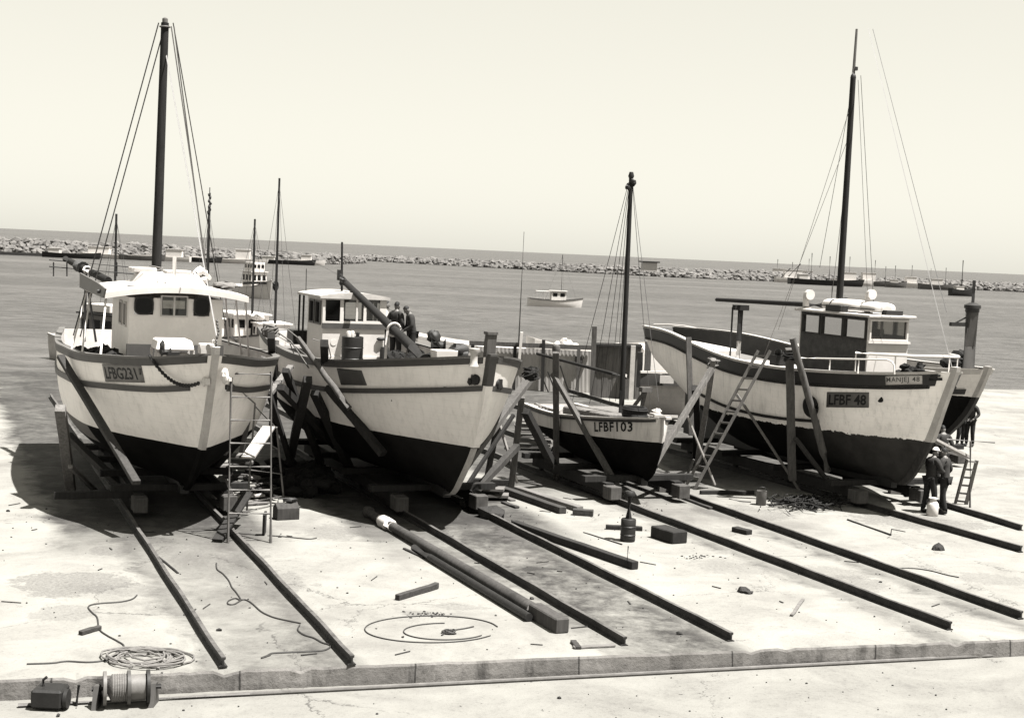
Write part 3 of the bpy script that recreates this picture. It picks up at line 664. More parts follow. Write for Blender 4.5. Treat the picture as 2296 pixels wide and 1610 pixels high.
# wheelhouse: front at x=-11
xf, xr, yl, yr, zf, zr = -11.0, -12.7, -.93, .87, 2.7, 4.66
hf = []
for (x0, x1) in ((731, 763), (772, 798.5), (804, 815.5), (823, 852)):
    p, q = b.loc(x0, 672, x=xf), b.loc(x1, 721, x=xf); hf.append((p.y-yl, q.y-yl, q.z, p.z))
mb = MB(); wall(mb, (xf, yl, 0), (0, 1, 0), yr-yl, zf, zr, .05, hf, (1, 0, 0))
hs = [(.2, .75, 3.95, 4.55), (.95, 1.45, 3.95, 4.55)]
wall(mb, (xf-.05, yl, 0), (-1, 0, 0), xf-.05-xr, zf, zr, .05, hs, (0, -1, 0)); wall(mb, (xf-.05, yr, 0), (-1, 0, 0), xf-.05-xr, zf, zr, .05, hs, (0, 1, 0))
wall(mb, (xr-.05, yl, 0), (0, 1, 0), yr-yl, zf, zr, .05, [(.15, .75, 2.75, 4.5), (1.1, 1.6, 3.95, 4.5)], (-1, 0, 0))
wh = b.part('wheelhouse', mb, CREAM)
mb = MB(); h0 = min(h[2] for h in hf)-.05; h1 = max(h[3] for h in hf)
wall(mb, (xf+.03, yl-.02, 0), (0, 1, 0), yr-yl+.04, h0, zr-.005, .028, hf, (1, 0, 0)); b.part('window_frame', mb, WHITE, wh)
for i, h in enumerate(hf): pane(wh, (xf+.0, yl, 0), (0, 1, 0), h[0], h[1], h[2], h[3], (1, 0, 0), DGLASS if i == 0 else GLASS)
for (a0, a1, g0, g1) in hs:
    pane(wh, (xf-.05, yl, 0), (-1, 0, 0), a0, a1, g0, g1, (0, -1, 0), DGLASS, .04, GREYP); pane(wh, (xf-.05, yr, 0), (-1, 0, 0), a0, a1, g0, g1, (0, 1, 0), GLASS, .04, WHITE)
zb_ = b.loc(790, 737, x=xf).z
mb = MB(); mb.span((xf+.001, yl-.03, zb_), (xf+.045, yr+.03, h0-.003)); b.part('window_band', mb, GREYP, wh)
mb = MB(); mb.span((xf+.001, yl-.03, 2.98), (xf+.05, yr+.03, 3.06)); b.part('sill_trim', mb, WHITE, wh)
mb = MB(); q = b.loc(853, 760, x=xf); mb.ball((xf+.06, q.y, q.z), (.06, .14, .05), 8, 5); b.part('wall_bracket', mb, DARKP, wh)
mb = MB(); q = b.loc(748, 768, x=xf); mb.lathe((xf+.001, q.y, q.z), [(.09, 0), (.09, .012)], 14, (1, 0, 0)); b.part('life_ring_mount', mb, WHITE, wh)
mb = MB(); mb.box((xf-.9, .1, 3.4), (.4, 1.2, 1.3)); b.part('helm_console', mb, W_DARK, wh)
ya, yb2, xa, xb = yl-.12, yr+.1, xf+.1, -13.6
mb = MB(); ys = [ya+(yb2-ya)*i/8 for i in range(9)]; tz = lambda y: zr+.07+.11*(1-((y-(ya+yb2)/2)/((yb2-ya)/2))**2)
mb.grid([[(xa, y, tz(y)) for y in ys], [(xb, y, tz(y)) for y in ys]]); mb.grid([[(xb, y, zr+.004) for y in ys], [(xa, y, zr+.004) for y in ys]])
for x, r in ((xa, 1), (xb, -1)):
    a_ = [(x, y, tz(y)) for y in ys]; c_ = [(x, y, zr+.004) for y in ys]; mb.grid([a_, c_] if r > 0 else [c_, a_], False)
mb.grid([[(xa, ya, zr+.004), (xb, ya, zr+.004)], [(xa, ya, tz(ya)), (xb, ya, tz(ya))]], False); mb.grid([[(xa, yb2, tz(yb2)), (xb, yb2, tz(yb2))], [(xa, yb2, zr+.004), (xb, yb2, zr+.004)]], False)
rf = b.part('wheelhouse_roof', mb, WHITE2)
for x in (-13.0, -13.5):
    mb = MB(); mb.tube([(x, ya+.05, 3.3), (x, ya+.05, zr)], .03, 6); b.part('awning_post', mb, DARKP, rf)
mb = MB(); mb.tube([(-13.5, yb2-.05, 3.3), (-13.5, yb2-.05, zr)], .03, 6); b.part('awning_post', mb, DARKP, rf)
mb = MB(); q = b.loc(673, 755, x=-14.2); mb.box((q.x, q.y, q.z), (.8, .62, .42)); b.part('deck_tank', mb, DARKP, None, .02)
# lowered mast / boom resting on the roof, aerial, short mast
bt, bb = b.loc(768, 628, x=-12.2), b.loc(952, 806, x=-5.3)
bm = b.mast(bb, bt, .135, .085, name='boom')
mb = MB(); d = (bt-bb).normalized()
for i in range(9): q = bt-d*(.06*i-.1); mb.ball(q+V3((0, rnd.uniform(-.08, .08), rnd.uniform(-.05, .1))), (.09, .09, .08), 7, 5, .25)
mb.box(bt+d*.15+V3((0, -.05, .1)), (.1, .12, .3)); b.part('boom_end_fittings', mb, STEEL, bm)
q = bb.lerp(bt, .34); mb = MB(); mb.ring(q, .17, .035, d, 16, 6); mb.tube([q+V3((0, -.16, 0)), q+V3((.05, -.2, -.4)), q+V3((-.05, -.18, -.85))], .035, 6); b.part('white_rope_turn', mb, CANVAS, bm)
q = bb.lerp(bt, .17); b.line('lashing', q, V3((q.x+.2, q.y-.25, 2.85)), .02, ROPE, parent=bm)
q0, q1 = b.loc(767, 640, x=-12.4), b.loc(767, 543, x=-12.4); sm = b.mast((q0.x, q0.y, 4.8), q1, .035, .03)
b.line('aerial', b.loc(686, 655, x=-13.4), b.loc(687, 603, x=-13.4), .012, STEEL)
b.line('stay', b.loc(767, 620, x=-12.4), b.loc(700, 586, x=-15), .006, WIRE, parent=sm)
# foredeck gear
mb = MB(); q = b.loc(1005, 770, x=-5.6); c0 = V3((q.x, q.y, 3.25))
mb.box(c0+V3((0, 0, .1)), (.5, .7, .4)); mb.lathe(c0+V3((0, -.45, .52)), [(.20, 0), (.12, .06), (.12, .3), (.2, .36)], 12, (.3, 1, 0)); mb.lathe(c0+V3((.1, .12, .3)), [(.16, 0), (.16, .35)], 12, (.2, 1, 0))
mb.ball(c0+V3((-.1, -.35, .75)), (.17, .2, .16), 8, 6, .2); mb.ball(c0+V3((.1, .25, .45)), (.2, .25, .15), 8, 6, .25); mb.beam(c0+V3((.2, -.1, .3)), c0+V3((.1, -.5, .85)), .05, .05)
b.part('anchor_winch', mb, STEEL)
mb = MB(); q = b.loc(1040, 795, x=-4.0)
mb.box((q.x, q.y-.35, 3.4), (.3, .25, .35)); mb.box((q.x, q.y+.1, 3.42), (.35, .4, .4)); b.part('winch_bed', mb, CREAM, None, .02)
mb = MB()
for i in range(16):
    q = b.loc(870+9*i, 806, y=-.6+.08*(i % 3)); a_ = rnd.uniform(0, 3); mb.beam((q.x-.2*math.cos(a_), q.y-.2*math.sin(a_), 3.05+rnd.uniform(0, .25)), (q.x+.2*math.cos(a_), q.y+.2*math.sin(a_), 3.05+rnd.uniform(0, .3)), .08, .07)
tag(b.part('deck_lumber', mb, W_PALE), None, None, None, 'stuff')
mb = MB()
for i in range(14):
    q = b.loc(880+8*i, 790, y=.5+.1*(i % 4)); mb.ball((q.x, q.y, 3.05+rnd.uniform(0, .35)), (.3, .25, .18), 8, 5, .3)
tag(b.part('net_heap', mb, NET), None, None, None, 'stuff')
mb = MB(); q = b.loc(862, 795, x=-10.8); mb.lathe((q.x, q.y, 2.75), [(.14, 0), (.14, .5), (.11, .6)], 10); b.part('gas_bottle', mb, DARKP)

# things standing on that boat
q = b.loc(789, 810, x=-9.4); W_ = b.W((q.x, q.y, 2.84))
t = thing('oil_drum', W_, 'dark steel oil drum standing on deck before the box wheelhouse', 'drum', 'oil drums')
DR = [(.26, 0), (.29, .01), (.29, .27), (.305, .285), (.29, .30), (.29, .57), (.305, .585), (.29, .60), (.29, .87), (.275, .88), (.265, .86)]
mb = MB(); mb.lathe((0, 0, 0), DR, 24); part('drum_body', mb, DRUM, t)
mb = MB(); mb.lathe((.12, .1, .86), [(.05, 0), (.05, .12), (.02, .14)], 10); part('filler_cap', mb, STEEL, t)
for dx, dy, r in ((-.1, -.12, .07), (-.02, .06, .06)):
    mb = MB(); mb.lathe((dx, dy, .862), [(r, 0), (r, .14), (r*.6, .17)], 10); part('tin', mb, WHITE2, t)
q = b.loc(995, 806, x=-5.0)
mb = MB(); c = b.W((q.x, q.y, 3.2)); R_ = Matrix.Rotation(math.atan2(b.f.y, b.f.x)+math.pi/2, 3, 'Z')
pr = lambda dx, dy, z: c+R_ @ V3((dx, dy, z))
mb.grid([[pr(-.24, -.2, 0), pr(.24, -.2, 0), pr(.24, .2, 0), pr(-.24, .2, 0)], [pr(-.28, -.24, .52), pr(.28, -.24, .52), pr(.28, .24, .52), pr(-.28, .24, .52)], [pr(-.25, -.21, .52), pr(.25, -.21, .52), pr(.25, .21, .52), pr(-.25, .21, .52)], [pr(-.22, -.18, .06), pr(.22, -.18, .06), pr(.22, .18, .06), pr(-.22, .18, .06)]], False, True)
mb.add([pr(-.22, -.18, .06), pr(.22, -.18, .06), pr(.22, .18, .06), pr(-.22, .18, .06)], [(0, 1, 2, 3)])
solid('fish_crate', mb, WHITE, 'white open fish crate standing at the bow rail near the winch', 'crate', bevel=.01)

# ================================================================== small boat with the number LFBF103
HM3 = hull_mat('grey small hull', .46, .006, 1.62, .03, .4, .5, None, None, -.05)
b = B3 = Boat('small_boat', 'small open grey boat numbered LFBF103 with one tall mast, third on the slip', (3.78, 36.46, 0), 22, 7.0, .55,
    list(zip(US9, [1.80, 1.79, 1.83, 1.91, 2.0, 2.08, 2.15, 2.2, 2.24])), list(zip(US9, [.83, .95, 1.04, 1.05, .96, .78, .52, .25, 0])),
    [(.4, -.9), (.6, -.45), (.9, -.12), (1.6, .08), (2.3, .06)], [(0, .6), (1.5, .1), (3, 0)], FULL, [(0, .5), (.2, .3), (.5, .05), (1, 0)], cat='small boat')
b.make_hull(HM3, 30, 12, .12, W_PALE, WHITE2)
b.strake('rubbing_strake', DARKP, .03, .06, .03, u1=.985); b.strake('cap_rail', WHITE2, -.03, .028, .03, inn=.08)
b.stempost(WHITE2, 1.62, 2.28, .08, .05)
cs = [b.hit(*p) for p in ((1333, 946), (1419, 946), (1420, 968), (1334, 968))]; b.text('LFBF103', LETTER, [(q.x, q.z) for q in cs], off=.012, bold=.022, space=1.1)
mb = MB(); mb.prism([(-1.75, -.6, 1.85), (-4.3, -.78, 1.78), (-4.3, .78, 1.78), (-1.75, .6, 1.85)], (0, 0, .26)); b.part('cabin_trunk', mb, W_PALE, None, .03)
mb = MB(); mb.prism([(-4.5, -.62, 1.73), (-6.4, -.62, 1.73), (-6.4, .62, 1.73), (-4.5, .62, 1.73)], (0, 0, .03)); b.part('cockpit_floor', mb, W_DARK)
mb = MB()
for i in range(7): x = -4.7-.25*i; mb.beam((x, -.75, 1.80+.02*(i % 2)), (x, .7, 1.80+.02*(i % 2)), .12, .03)
mb.beam((-4.6, -.72, 1.86), (-6.6, -.62, 1.84), .10, .04); mb.beam((-4.6, .72, 1.86), (-6.6, .62, 1.84), .10, .04); b.part('cockpit_seat', mb, WHITE2)
mb = MB(); q = b.loc(1418, 916, x=-1.4)
for i in range(6): mb.ring((-1.25, q.y, 2.12+.045*i), .30+.015*math.sin(i*2), .035, (.03, .05, 1), 20, 6)
b.part('rope_coil', mb, TYRE)
mt, mh = b.loc(1394, 906, x=-2.2), b.loc(1415, 400, x=-2.25); ms = b.mast((mt.x, mt.y, 1.9), mh, .075, .055)
mb = MB(); mb.lathe(mh, [(.06, 0), (.08, .05), (.05, .16)], 10)
for k in range(7): a_ = k*.9; mb.ball(mh+V3((.09*math.cos(a_), .1*math.sin(a_), -.08-.03*k)), (.05, .05, .07), 6, 5, .2)
b.part('mast_head_fittings', mb, STEEL, ms)
for xb, yb, xx, yoff in ((1283, 900, -5.6, -.7), (1322, 905, -4.8, -.6), (1346, 905, -4.0, -.6), (1366, 905, -3.4, .3), (1477, 900, -.4, 0), (1463, 880, -1.6, .7), (1380, 900, -2.6, -.8)):
    e = b.loc(xb, yb, x=xx); e.z = max(e.z, 1.9) if e.z < 3 else 2.0
    b.line('stay', mh+V3((0, (xb-1394)*.0006, -.12)), V3((xx, e.y, b.zsheer(xx) if abs(e.y) > .4 else e.z)), .008, WIRE, parent=ms)
be, bi = b.loc(1204, 793, x=-7.2), b.loc(1404, 846, x=-2.3); bm = b.mast(bi, be, .05, .04, name='boom')
mb = MB()
for i in range(3): q = bi.lerp(be, .01+.016*i); mb.ball(q+V3((0, 0, .02)), (.07, .06, .06), 7, 5, .2)
b.part('furled_sail', mb, WHITE2, bm)
mb = MB(); mb.beam((-1.95, .05, 2.1), (-1.6, .35, 2.75), .08, .08); mb.beam((-1.95, .4, 2.1), (-1.6, .35, 2.75), .08, .08); mb.box((-1.6, .35, 2.78), (.2, .3, .12)); b.part('boom_crutch', mb, W_GREY)
mb = MB(); mb.beam((-.5, 0, 2.28), (.32, .05, 2.26), .16, .06); mb.beam((.1, -.25, 2.3), (.3, .3, 2.3), .06, .06); mb.ball((-.45, .1, 2.34), (.15, .12, .08), 8, 5, .2); b.part('stowed_anchor', mb, WHITE2)

# ================================================================== boat with the numbers MANJEJ 48 and LFBF 48
HM4 = hull_mat('peeling white hull over brown bottom', .82, .008, 1.92, .26, .4, .4, (-4.2, -2.4, .04), None, -.012)
b = B4 = Boat('fishing_boat', 'white fishing boat with dark bulwark, MANJEJ 48 plate and ladder on its side', (10.74, 36.42, 0), 23, 14.9, .66,
    list(zip(US9, [3.86, 3.86, 3.6, 3.45, 3.40, 3.46, 3.55, 3.65, 3.74])), list(zip(US9, [.6, 1.35, 1.92, 2.24, 2.19, 1.79, 1.20, .57, 0])),
    [(.5, -1.7), (.66, -1.35), (1.0, -.95), (1.92, -.36), (2.8, .0), (3.8, .42)], [(0, 2.5), (2, 1.2), (4, 0)], FULL, [(0, 1.9), (.15, 1.1), (.35, .25), (.5, 0), (1, 0)], group='fishing boats propped on the slipway')
b.make_hull(HM4, bul=.62, inner=mat('dark inner bulwark paint', .07, .6, .4, 3, .15, spots=.3))
b.strake('bulwark_band', DARKP, .03, .31, .03, u1=.985); b.caprail(WHITE2, .15)
b.strake('rubbing_strake', W_DARK, .345, .06, .06, u1=.98)
b.strake('bilge_strake', W_DARK, lambda u: 1.30+.25*(.8-u), .08, .05, .30, .80)
b.stempost(WHITE2, 1.9, 3.86, .16, .10); b.stempost(W_BROWN, .66, 1.895, .14, .08, 'fore_foot')
cs = [b.hit(*p) for p in ((1855, 879), (1950, 880), (1949, 914), (1853, 913))]; cs = [(q.x, q.z) for q in cs]; nb = b.patch('number_board', PLATED, cs)
cs = [b.hit(*p) for p in ((1861, 884), (1945, 885), (1944, 909), (1860, 908))]; b.text('LFBF 48', LETTER, [(q.x, q.z) for q in cs], parent=nb, bold=.022)
cs = [b.hit(*p) for p in ((1988, 843.5), (2070, 842), (2070, 861), (1988, 863))]; cs = [(q.x, q.z) for q in cs]; nb = b.patch('name_plate', PLATEW, cs, .036)
cs = [b.hit(*p) for p in ((1991, 846), (2066, 845), (2066, 859), (1991, 860.5))]; b.text('MANJEJ 48', LETTERG, [(q.x, q.z) for q in cs], .05, parent=nb, bold=.004, space=1.1)
for (x0, y0, x1, y1) in ((2090, 841, 2112, 845), (2086, 848, 2116, 853)):
    cs = [b.hit(x0, y0), b.hit(x1, y0-.5), b.hit(x1, y1), b.hit(x0, y1+.5)]; b.patch('hawse_slot', LETTER, [(q.x, q.z) for q in cs], .04, n=2)
q = b.hit(1973, 895); mb = MB(); mb.lathe((q.x, -b.yat(q.x, q.z)+.03, q.z), [(.085, -.02), (.085, .035)], 18, (.15, -1, 0)); ph = b.part('porthole', mb, LETTER)
# wheelhouse
xf, xr, yl, yr, zf, zr = -2.35, -5.45, -.62, .66, 2.8, 4.9
z0, z1 = 4.33, 4.82
hs = [(.08, 1.02, z0, z1), (1.10, 2.05, z0, z1), (2.15, 2.95, z0, z1)]
mb = MB(); wall(mb, (xf-.05, yl, 0), (-1, 0, 0), xf-.05-xr, zf, zr, .05, hs, (0, -1, 0)); sw = b.part('side_wall', mb, mat('scuffed dark brown wall', .09, .6, .7, 5, .3, spots=.3))
mb = MB(); wall(mb, (xf, yl, 0), (0, 1, 0), yr-yl, zf, zr, .05, [(.06, yr-yl-.06, z0, z1)], (1, 0, 0)); wall(mb, (xf-.05, yr, 0), (-1, 0, 0), xf-.05-xr, zf, zr, .05, hs, (0, 1, 0))
wall(mb, (xr-.05, yl, 0), (0, 1, 0), yr-yl, zf, zr, .05, [(.3, .9, 3.0, 4.75)], (-1, 0, 0)); wh = b.part('wheelhouse', mb, CREAM)
pane(wh, (xf, yl, 0), (0, 1, 0), .06, yr-yl-.06, z0, z1, (1, 0, 0), GLASS, .035, WHITE)
for (a0, a1, g0, g1) in hs:
    pane(sw, (xf-.05, yl, 0), (-1, 0, 0), a0, a1, g0, g1, (0, -1, 0), GLASS, .03, W_BROWN); pane(wh, (xf-.05, yr, 0), (-1, 0, 0), a0, a1, g0, g1, (0, 1, 0), GLASS, .03, WHITE)
mb = MB(); mb.span((xf+.002, yl-.03, z0-.1), (xf+.07, yr+.03, z0-.045)); b.part('window_sill', mb, WHITE, wh)
mb = MB(); mb.ring((xf-.6, 0, 4.25), .26, .02, (1, 0, .2)); mb.box((xf-.7, .05, 3.9), (.2, .3, .8)); b.part('helm_console', mb, W_DARK, wh)
mb = MB(); mb.box((-4.4, .2, 4.2), (.3, .5, .6)); b.part('chart_locker', mb, W_DARK, wh)
mb = MB(); mb.prism([(xf+.15, yl-.12, zr+.003), (xf+.15, yr+.12, zr+.003), (xr-.2, yr+.12, zr+.003), (xr-.2, yl-.12, zr+.003)], (0, 0, .07)); rf = b.part('wheelhouse_roof', mb, WHITE2, None, .015)
def cowl(q, h, r, par):
    mb = MB(); pts = [V3(q)+V3((0, 0, h*i/4)) for i in range(5)]+[V3(q)+V3((.10*(1-math.cos(a))*2.2*r/.1*.5, 0, h+.22*r/.1*.5*math.sin(a))) for a in (.5, 1.0, 1.57)]
    rr = [r]*5+[r*1.1, r*1.3, r*1.55]; pts.append(pts[-1]+V3((.1, 0, 0))); rr.append(r*1.6)
    mb.tube(pts, rr, 14); mb.lathe(q, [(r*1.8, 0), (r*1.8, .03)], 14); return b.part('cowl_vent', mb, WHITE, par)
q = b.loc(1806, 700, x=-5.35); cowl((q.x, q.y, zr+.07), .3, .09, rf)
q = b.loc(1945, 690, x=-3.4); cowl((q.x, q.y, zr+.07), .42, .085, rf)
mb = MB(); q = b.loc(1892, 703, x=-3.9); mb.span((-4.2, yl-.1, zr+.073), (-3.5, yl+.15, zr+.25)); b.part('roof_locker', mb, DARKP, rf, .01)
mb = MB(); mb.span((-2.55, -.1, zr+.073), (-2.35, .45, zr+.2)); b.part('side_light_box', mb, DARKP, rf, .01)
# mast, boom on its gallows
mt, mh = b.loc(1882, 671, x=-4.75), b.loc(1921, 66, x=-4.75); jn = b.loc(1913, 175, x=-4.75)
ms = b.mast((mt.x, mt.y, 2.9), jn, .105, .075)
mb = MB(); mb.tube([jn, jn.lerp(mh, .2), mh], [.055, .04, .032], 10); b.part('topmast', mb, GALV, ms)
mb = MB(); mb.ball(jn, (.08, .08, .12), 8, 6); mb.box(jn+V3((0, .06, .25)), (.08, .1, .1)); b.part('mast_cap', mb, STEEL, ms)
b.line('fore_stay', V3((mh.x, mh.y+.38, b.loc(1957, 66, x=mh.x).z)), (.2, .05, 3.82), .011, GALV, parent=ms); b.line('stay', b.loc(1957, 66, x=mh.x), b.loc(2122, 700, x=-.6), .009, WIRE, parent=ms)
for (xa, ya, xb, yb, xx) in ((1912, 190, 1838, 600, -7.2), (1910, 230, 1745, 740, -8.5), (1906, 300, 1712, 800, -9.2), (1924, 180, 1945, 660, -5.6), (1930, 170, 1960, 700, -6.4), (1905, 330, 1862, 690, -7.0)):
    b.line('shroud', b.loc(xa, ya, x=-4.75), b.loc(xb, yb, x=xx), .007, WIREL if ya > 200 else WIRE, parent=ms)
q = b.loc(1864, 690, x=-5.6); mb = MB(); mb.ball(q, (.06, .05, .18), 8, 6); mb.tube([q, b.loc(1866, 640, x=-5.6)], .01, 5); b.part('hanging_block', mb, STEEL, ms)
be, bi = b.loc(1607, 672, x=-11.3), b.loc(1843, 685, x=-5.3); bm = b.mast(bi, be, .075, .06, name='boom')
g0 = b.loc(1661, 690, x=-9.9)
mb = MB(); mb.tube([(g0.x, g0.y, 2.85), (g0.x, g0.y, 3.75)], .07, 10); b.part('gallows_base', mb, WHITE2, bm)
mb = MB(); mb.tube([(g0.x, g0.y, 3.75), (g0.x, g0.y, g0.z+.05)], .085, 10); mb.box((g0.x, g0.y, g0.z+.0), (.18, .5, .16)); b.part('gallows_post', mb, W_MAST, bm)
mb = MB(); q = b.loc(1646, 690, x=-10.0); mb.tube([(q.x, q.y-.05, 3.0), (q.x, q.y-.05, g0.z)], .03, 8); b.part('gallows_strut', mb, STEEL, bm)
# rails
def hrail(pts, h, name, m, posts, r=.022):
    mb = MB(); mb.tube(pts, r, 8)
    for p in posts: mb.tube([p, (p[0], p[1], p[2]-h)], r*.9, 8)
    return b.part(name, mb, m)
z = 3.86; ySh = lambda x: -(b.yat(x, b.zsheer(x))-.1)
p0, p1 = b.loc(1795, 803, x=-5.2), b.loc(1990, 807, x=-1.75)
A0 = V3((-5.0, -1.75, 3.78)); L0 = [b.loc(1797+(1990-1797)*i/6, 803+4*i/6, y=-1.75+.35*i/6) for i in range(7)]; e = L0[-1]
hrail(L0+[V3((e.x+.12, e.y+.05, e.z-.04)), V3((e.x+.18, e.y+.07, e.z-.12)), V3((e.x+.2, e.y+.08, e.z-.34))], .36, 'side_rail', WPIPE, [L0[0], L0[2], L0[4]])
mb = MB(); pl = []
for i in range(13):
    a = -1+2*i/12; u = 1-.10*abs(a)**1.0; x = -.15-1.5*abs(a)**1.4; yy = (b.yat(x, 3.5)-.02)*(1 if a > 0 else -1) if abs(a) > .05 else 0
    pl.append((x, yy, 4.02+.05*(1-abs(a))))
mb.tube(pl, .036, 8)
for i in (0, 3, 9, 12): mb.tube([pl[i], (pl[i][0], pl[i][1], 3.5)], .02, 8)
b.part('bow_rail', mb, WPIPE)
hrail([b.loc(1735-(1735-1466)*i/8, 771-(771-728)*min(1, (i/8)*1.25), y=1.75-.9*(i/8)**2) for i in range(9)], .1, 'stern_rail', WPIPE, [], .025)
mb = MB(); q = b.loc(2046, 820, x=-1.5)
for i in range(24): mb.ball((q.x+rnd.uniform(-.3, .3), q.y+rnd.uniform(-.25, .25), 3.4+rnd.uniform(0, .42)*(1-abs(i-12)/16)), (.13, .13, .09), 7, 5, .3)
b.part('chain_heap', mb, NET)
mb = MB(); mb.prism([(-6.4, -.75, 2.82), (-8.8, -.85, 2.82), (-8.8, .6, 2.82), (-6.4, .6, 2.82)], (0, 0, .42)); b.part('deck_hatch', mb, WHITE, None, .04)
mb = MB(); mb.prism([(-10.6, -.8, 3.0), (-13.0, -.45, 3.1), (-13.0, .4, 3.1), (-10.6, .7, 3.0)], (0, 0, .42)); b.part('stern_hatch', mb, WHITE, None, .04)
mb = MB(); q = b.loc(1745, 795, x=-6.9); mb.box((q.x, q.y, 3.3), (.35, .35, .5)); mb.ball((q.x, q.y, 3.62), .12, 8, 6); b.part('deck_winch', mb, STEEL)
# upturned dinghy on the wheelhouse roof
t = thing('dinghy', b.W((-3.95, .05, zr+.08)), 'white dinghy lashed on the wheelhouse roof in front of the dark mast', 'dinghy', None, math.atan2(b.f.y, b.f.x))
def pod(x0, x1, hw, h, name, m):
    mb = MB(); rows = []
    for i in range(15):
        f = i/14; k = max(.0, 1-abs(2*f-1)**3.2)**.5; x = x0+(x1-x0)*f; r = []
        for j in range(13):
            a = -.25+(math.pi+.5)*j/12; c_, s_ = math.cos(a), math.sin(a)
            r.append((x, hw*(.35+.65*k)*(1 if c_ > 0 else -1)*abs(c_)**.7, .13+max(-.12, h*(.55+.45*k)*(abs(s_)**.7)*(1 if s_ > 0 else -1))))
        rows.append(r)
    mb.grid(rows); mb.add(rows[0], [tuple(reversed(range(13)))]); mb.add(rows[-1], [tuple(range(13))]); return part(name, mb, m, t)
pod(-1.2, .55, .42, .2, 'bow_half', WHITE); pod(.60, 1.45, .40, .18, 'stern_half', WHITE)
mb = MB(); mb.beam((-1.2, -.425, .12), (1.45, -.42, .12), .02, .03); part('rubbing_strake', mb, DARKP, t)
mb = MB(); mb.tube([(-.65, -.46, .0), (-.5, -.40, .28), (-.45, 0, .36), (-.5, .40, .28)], .014, 6); part('lashing', mb, STEEL, t)
# tyre fender over the side
q = b.hit(1825, 912); q.y = -(b.yat(q.x, q.z)+.11)
t = thing('tyre_fender', b.W((q.x, q.y, q.z-.3)), 'black tyre hung as a fender beside the LFBF 48 board', 'tyre', None, math.atan2(b.f.y, b.f.x))
mb = MB(); mb.ring((0, 0, .3), .20, .095, (0, 1, .12), 26, 10); part('tyre', mb, TYRE, t)
mb = MB(); mb.tube([(0, 0, .5), (-.02, .12, .9), (-.04, .1, 1.15)], .012, 6); part('hanging_rope', mb, ROPE, t)

# ------------------------------------------------------------------ slipway rails
def rail(p, q, far, label, grp='slipway rails', near=None):
    p, q = V3(p), V3(q); p.z = q.z = 0; d = (p-q).normalized(); a = q; L = far
    n = V3((d.y, -d.x, 0)); pr = [(-.062, .003), (.062, .003), (.062, .018), (.013, .035), (.013, .11), (.033, .122), (.033, .155), (-.033, .155), (-.033, .122), (-.013, .11), (-.013, .035), (-.062, .018)]
    mb = MB(); rows = []
    k = 60
    for i in range(k+1):
        c = a+d*(L*i/k)+n*.007*math.sin(i*.9+a.x); c.z = .006*math.sin(i*1.7+a.y)
        rows.append([c+n*x+V3((0, 0, z)) for x, z in pr])
    mb.grid(rows, False, True); mb.add(rows[0], [tuple(range(12))]); mb.add(rows[-1], [tuple(reversed(range(12)))])
    return solid('slipway_rail', mb, RAILM, label, 'rail', grp)
rail(G(275, 1145), G(500, 1497), 36, 'slipway rail ending at the kerb beside the coiled rope, leftmost of the rails')
rail(G(470, 1145), G(790, 1492), 36, 'slipway rail whose track passes under the metal trestle ladder')
rail(G(960, 1190), G(1400, 1448), 36, 'slipway rail running beside the long spar on the ground')
rail(G(1060, 1145), G(1640, 1438), 36, 'slipway rail running past the spiked timber baulk, right of the bow with white stem')
rail(G(1370, 1125), G(2130, 1413), 36, 'slipway rail running behind the heavy dark wooden block')
rail(G(1500, 1105), G(2290, 1389), 40, 'slipway rail running in front of the upright paint pail')
rail(G(1960, 1145), G(2290, 1239), 34, 'slipway rail passing below the scrap heap under the LFBF 48 boat')
rail(G(2120, 1138), G(2290, 1190), 34, 'slipway rail behind the milk can by the workmen, furthest right')
# rail lying along the foot of the kerb
mb = MB(); pts = [G(560-520, 1555+26, -.27)]+[G(x, 1555-83*(x-560)/1605, -.27) for x in (560, 800, 1100, 1400, 1700, 2000, 2165)]+[G(2400, 1460, -.27)]
for i in range(len(pts)-1): pass
mb.tube(pts, .032, 8); solid('kerb_pipe', mb, GALV, 'long thin pipe lying along the foot of the concrete kerb', 'pipe')

# ------------------------------------------------------------------ cradles and shores
SH = 'timber shores propping the boats'
def cradle(b, label, x0, x1, gauge, zt, n=4):
    t = thing('boat_cradle', b.W((x1, 0, 0)), label, 'boat cradle', 'boat cradles on the rails', math.atan2(b.f.y, b.f.x)); xo = x1
    for sd in (-1, 1):
        mb = MB(); mb.beam((x0-xo, sd*gauge/2, .36), (0, sd*gauge/2, .36), .22, .26, .01, 6); part('bearer', mb, W_DARK, t)
        mb = MB(); mb.beam((-.12, sd*gauge/2, .28), (.35, sd*gauge/2, .28), .32, .34, .01, 2); part('end_block', mb, W_GREY, t, .02)
    for i in range(n):
        x = -.4-(x1-x0-.8)*i/(n-1); mb = MB(); mb.beam((x, -1.55, .56), (x, 1.55, .56), .24, .14, .01, 4); part('cross_beam', mb, W_DARK, t)
        h = zt-.14-.63
        if h > .02: mb = MB(); mb.box((x, 0, .63+h/2), (.3, .3, h)); part('keel_block', mb, W_DARK, t)
        for sd in (-1, 1):
            mb = MB(); mb.lathe((x, sd*gauge/2-.05, .24), [(.05, -.02), (.11, 0), (.11, .10), (.05, .12)], 12, (0, 1, 0)); part('wheel', mb, STEEL, t)
    return t
cradle(B1, 'timber cradle under the LFBG231 boat', -10.5, -3.2, 1.95, .62)
cradle(B2, 'timber cradle under the boat with the oil drum', -12, -3.4, 1.95, .62)
cradle(B3, 'timber cradle under the small LFBF103 boat', -5.5, -.7, 1.95, .55, 3)
cradle(B4, 'timber cradle under the LFBF 48 boat', -11, -2.0, 1.95, .66)
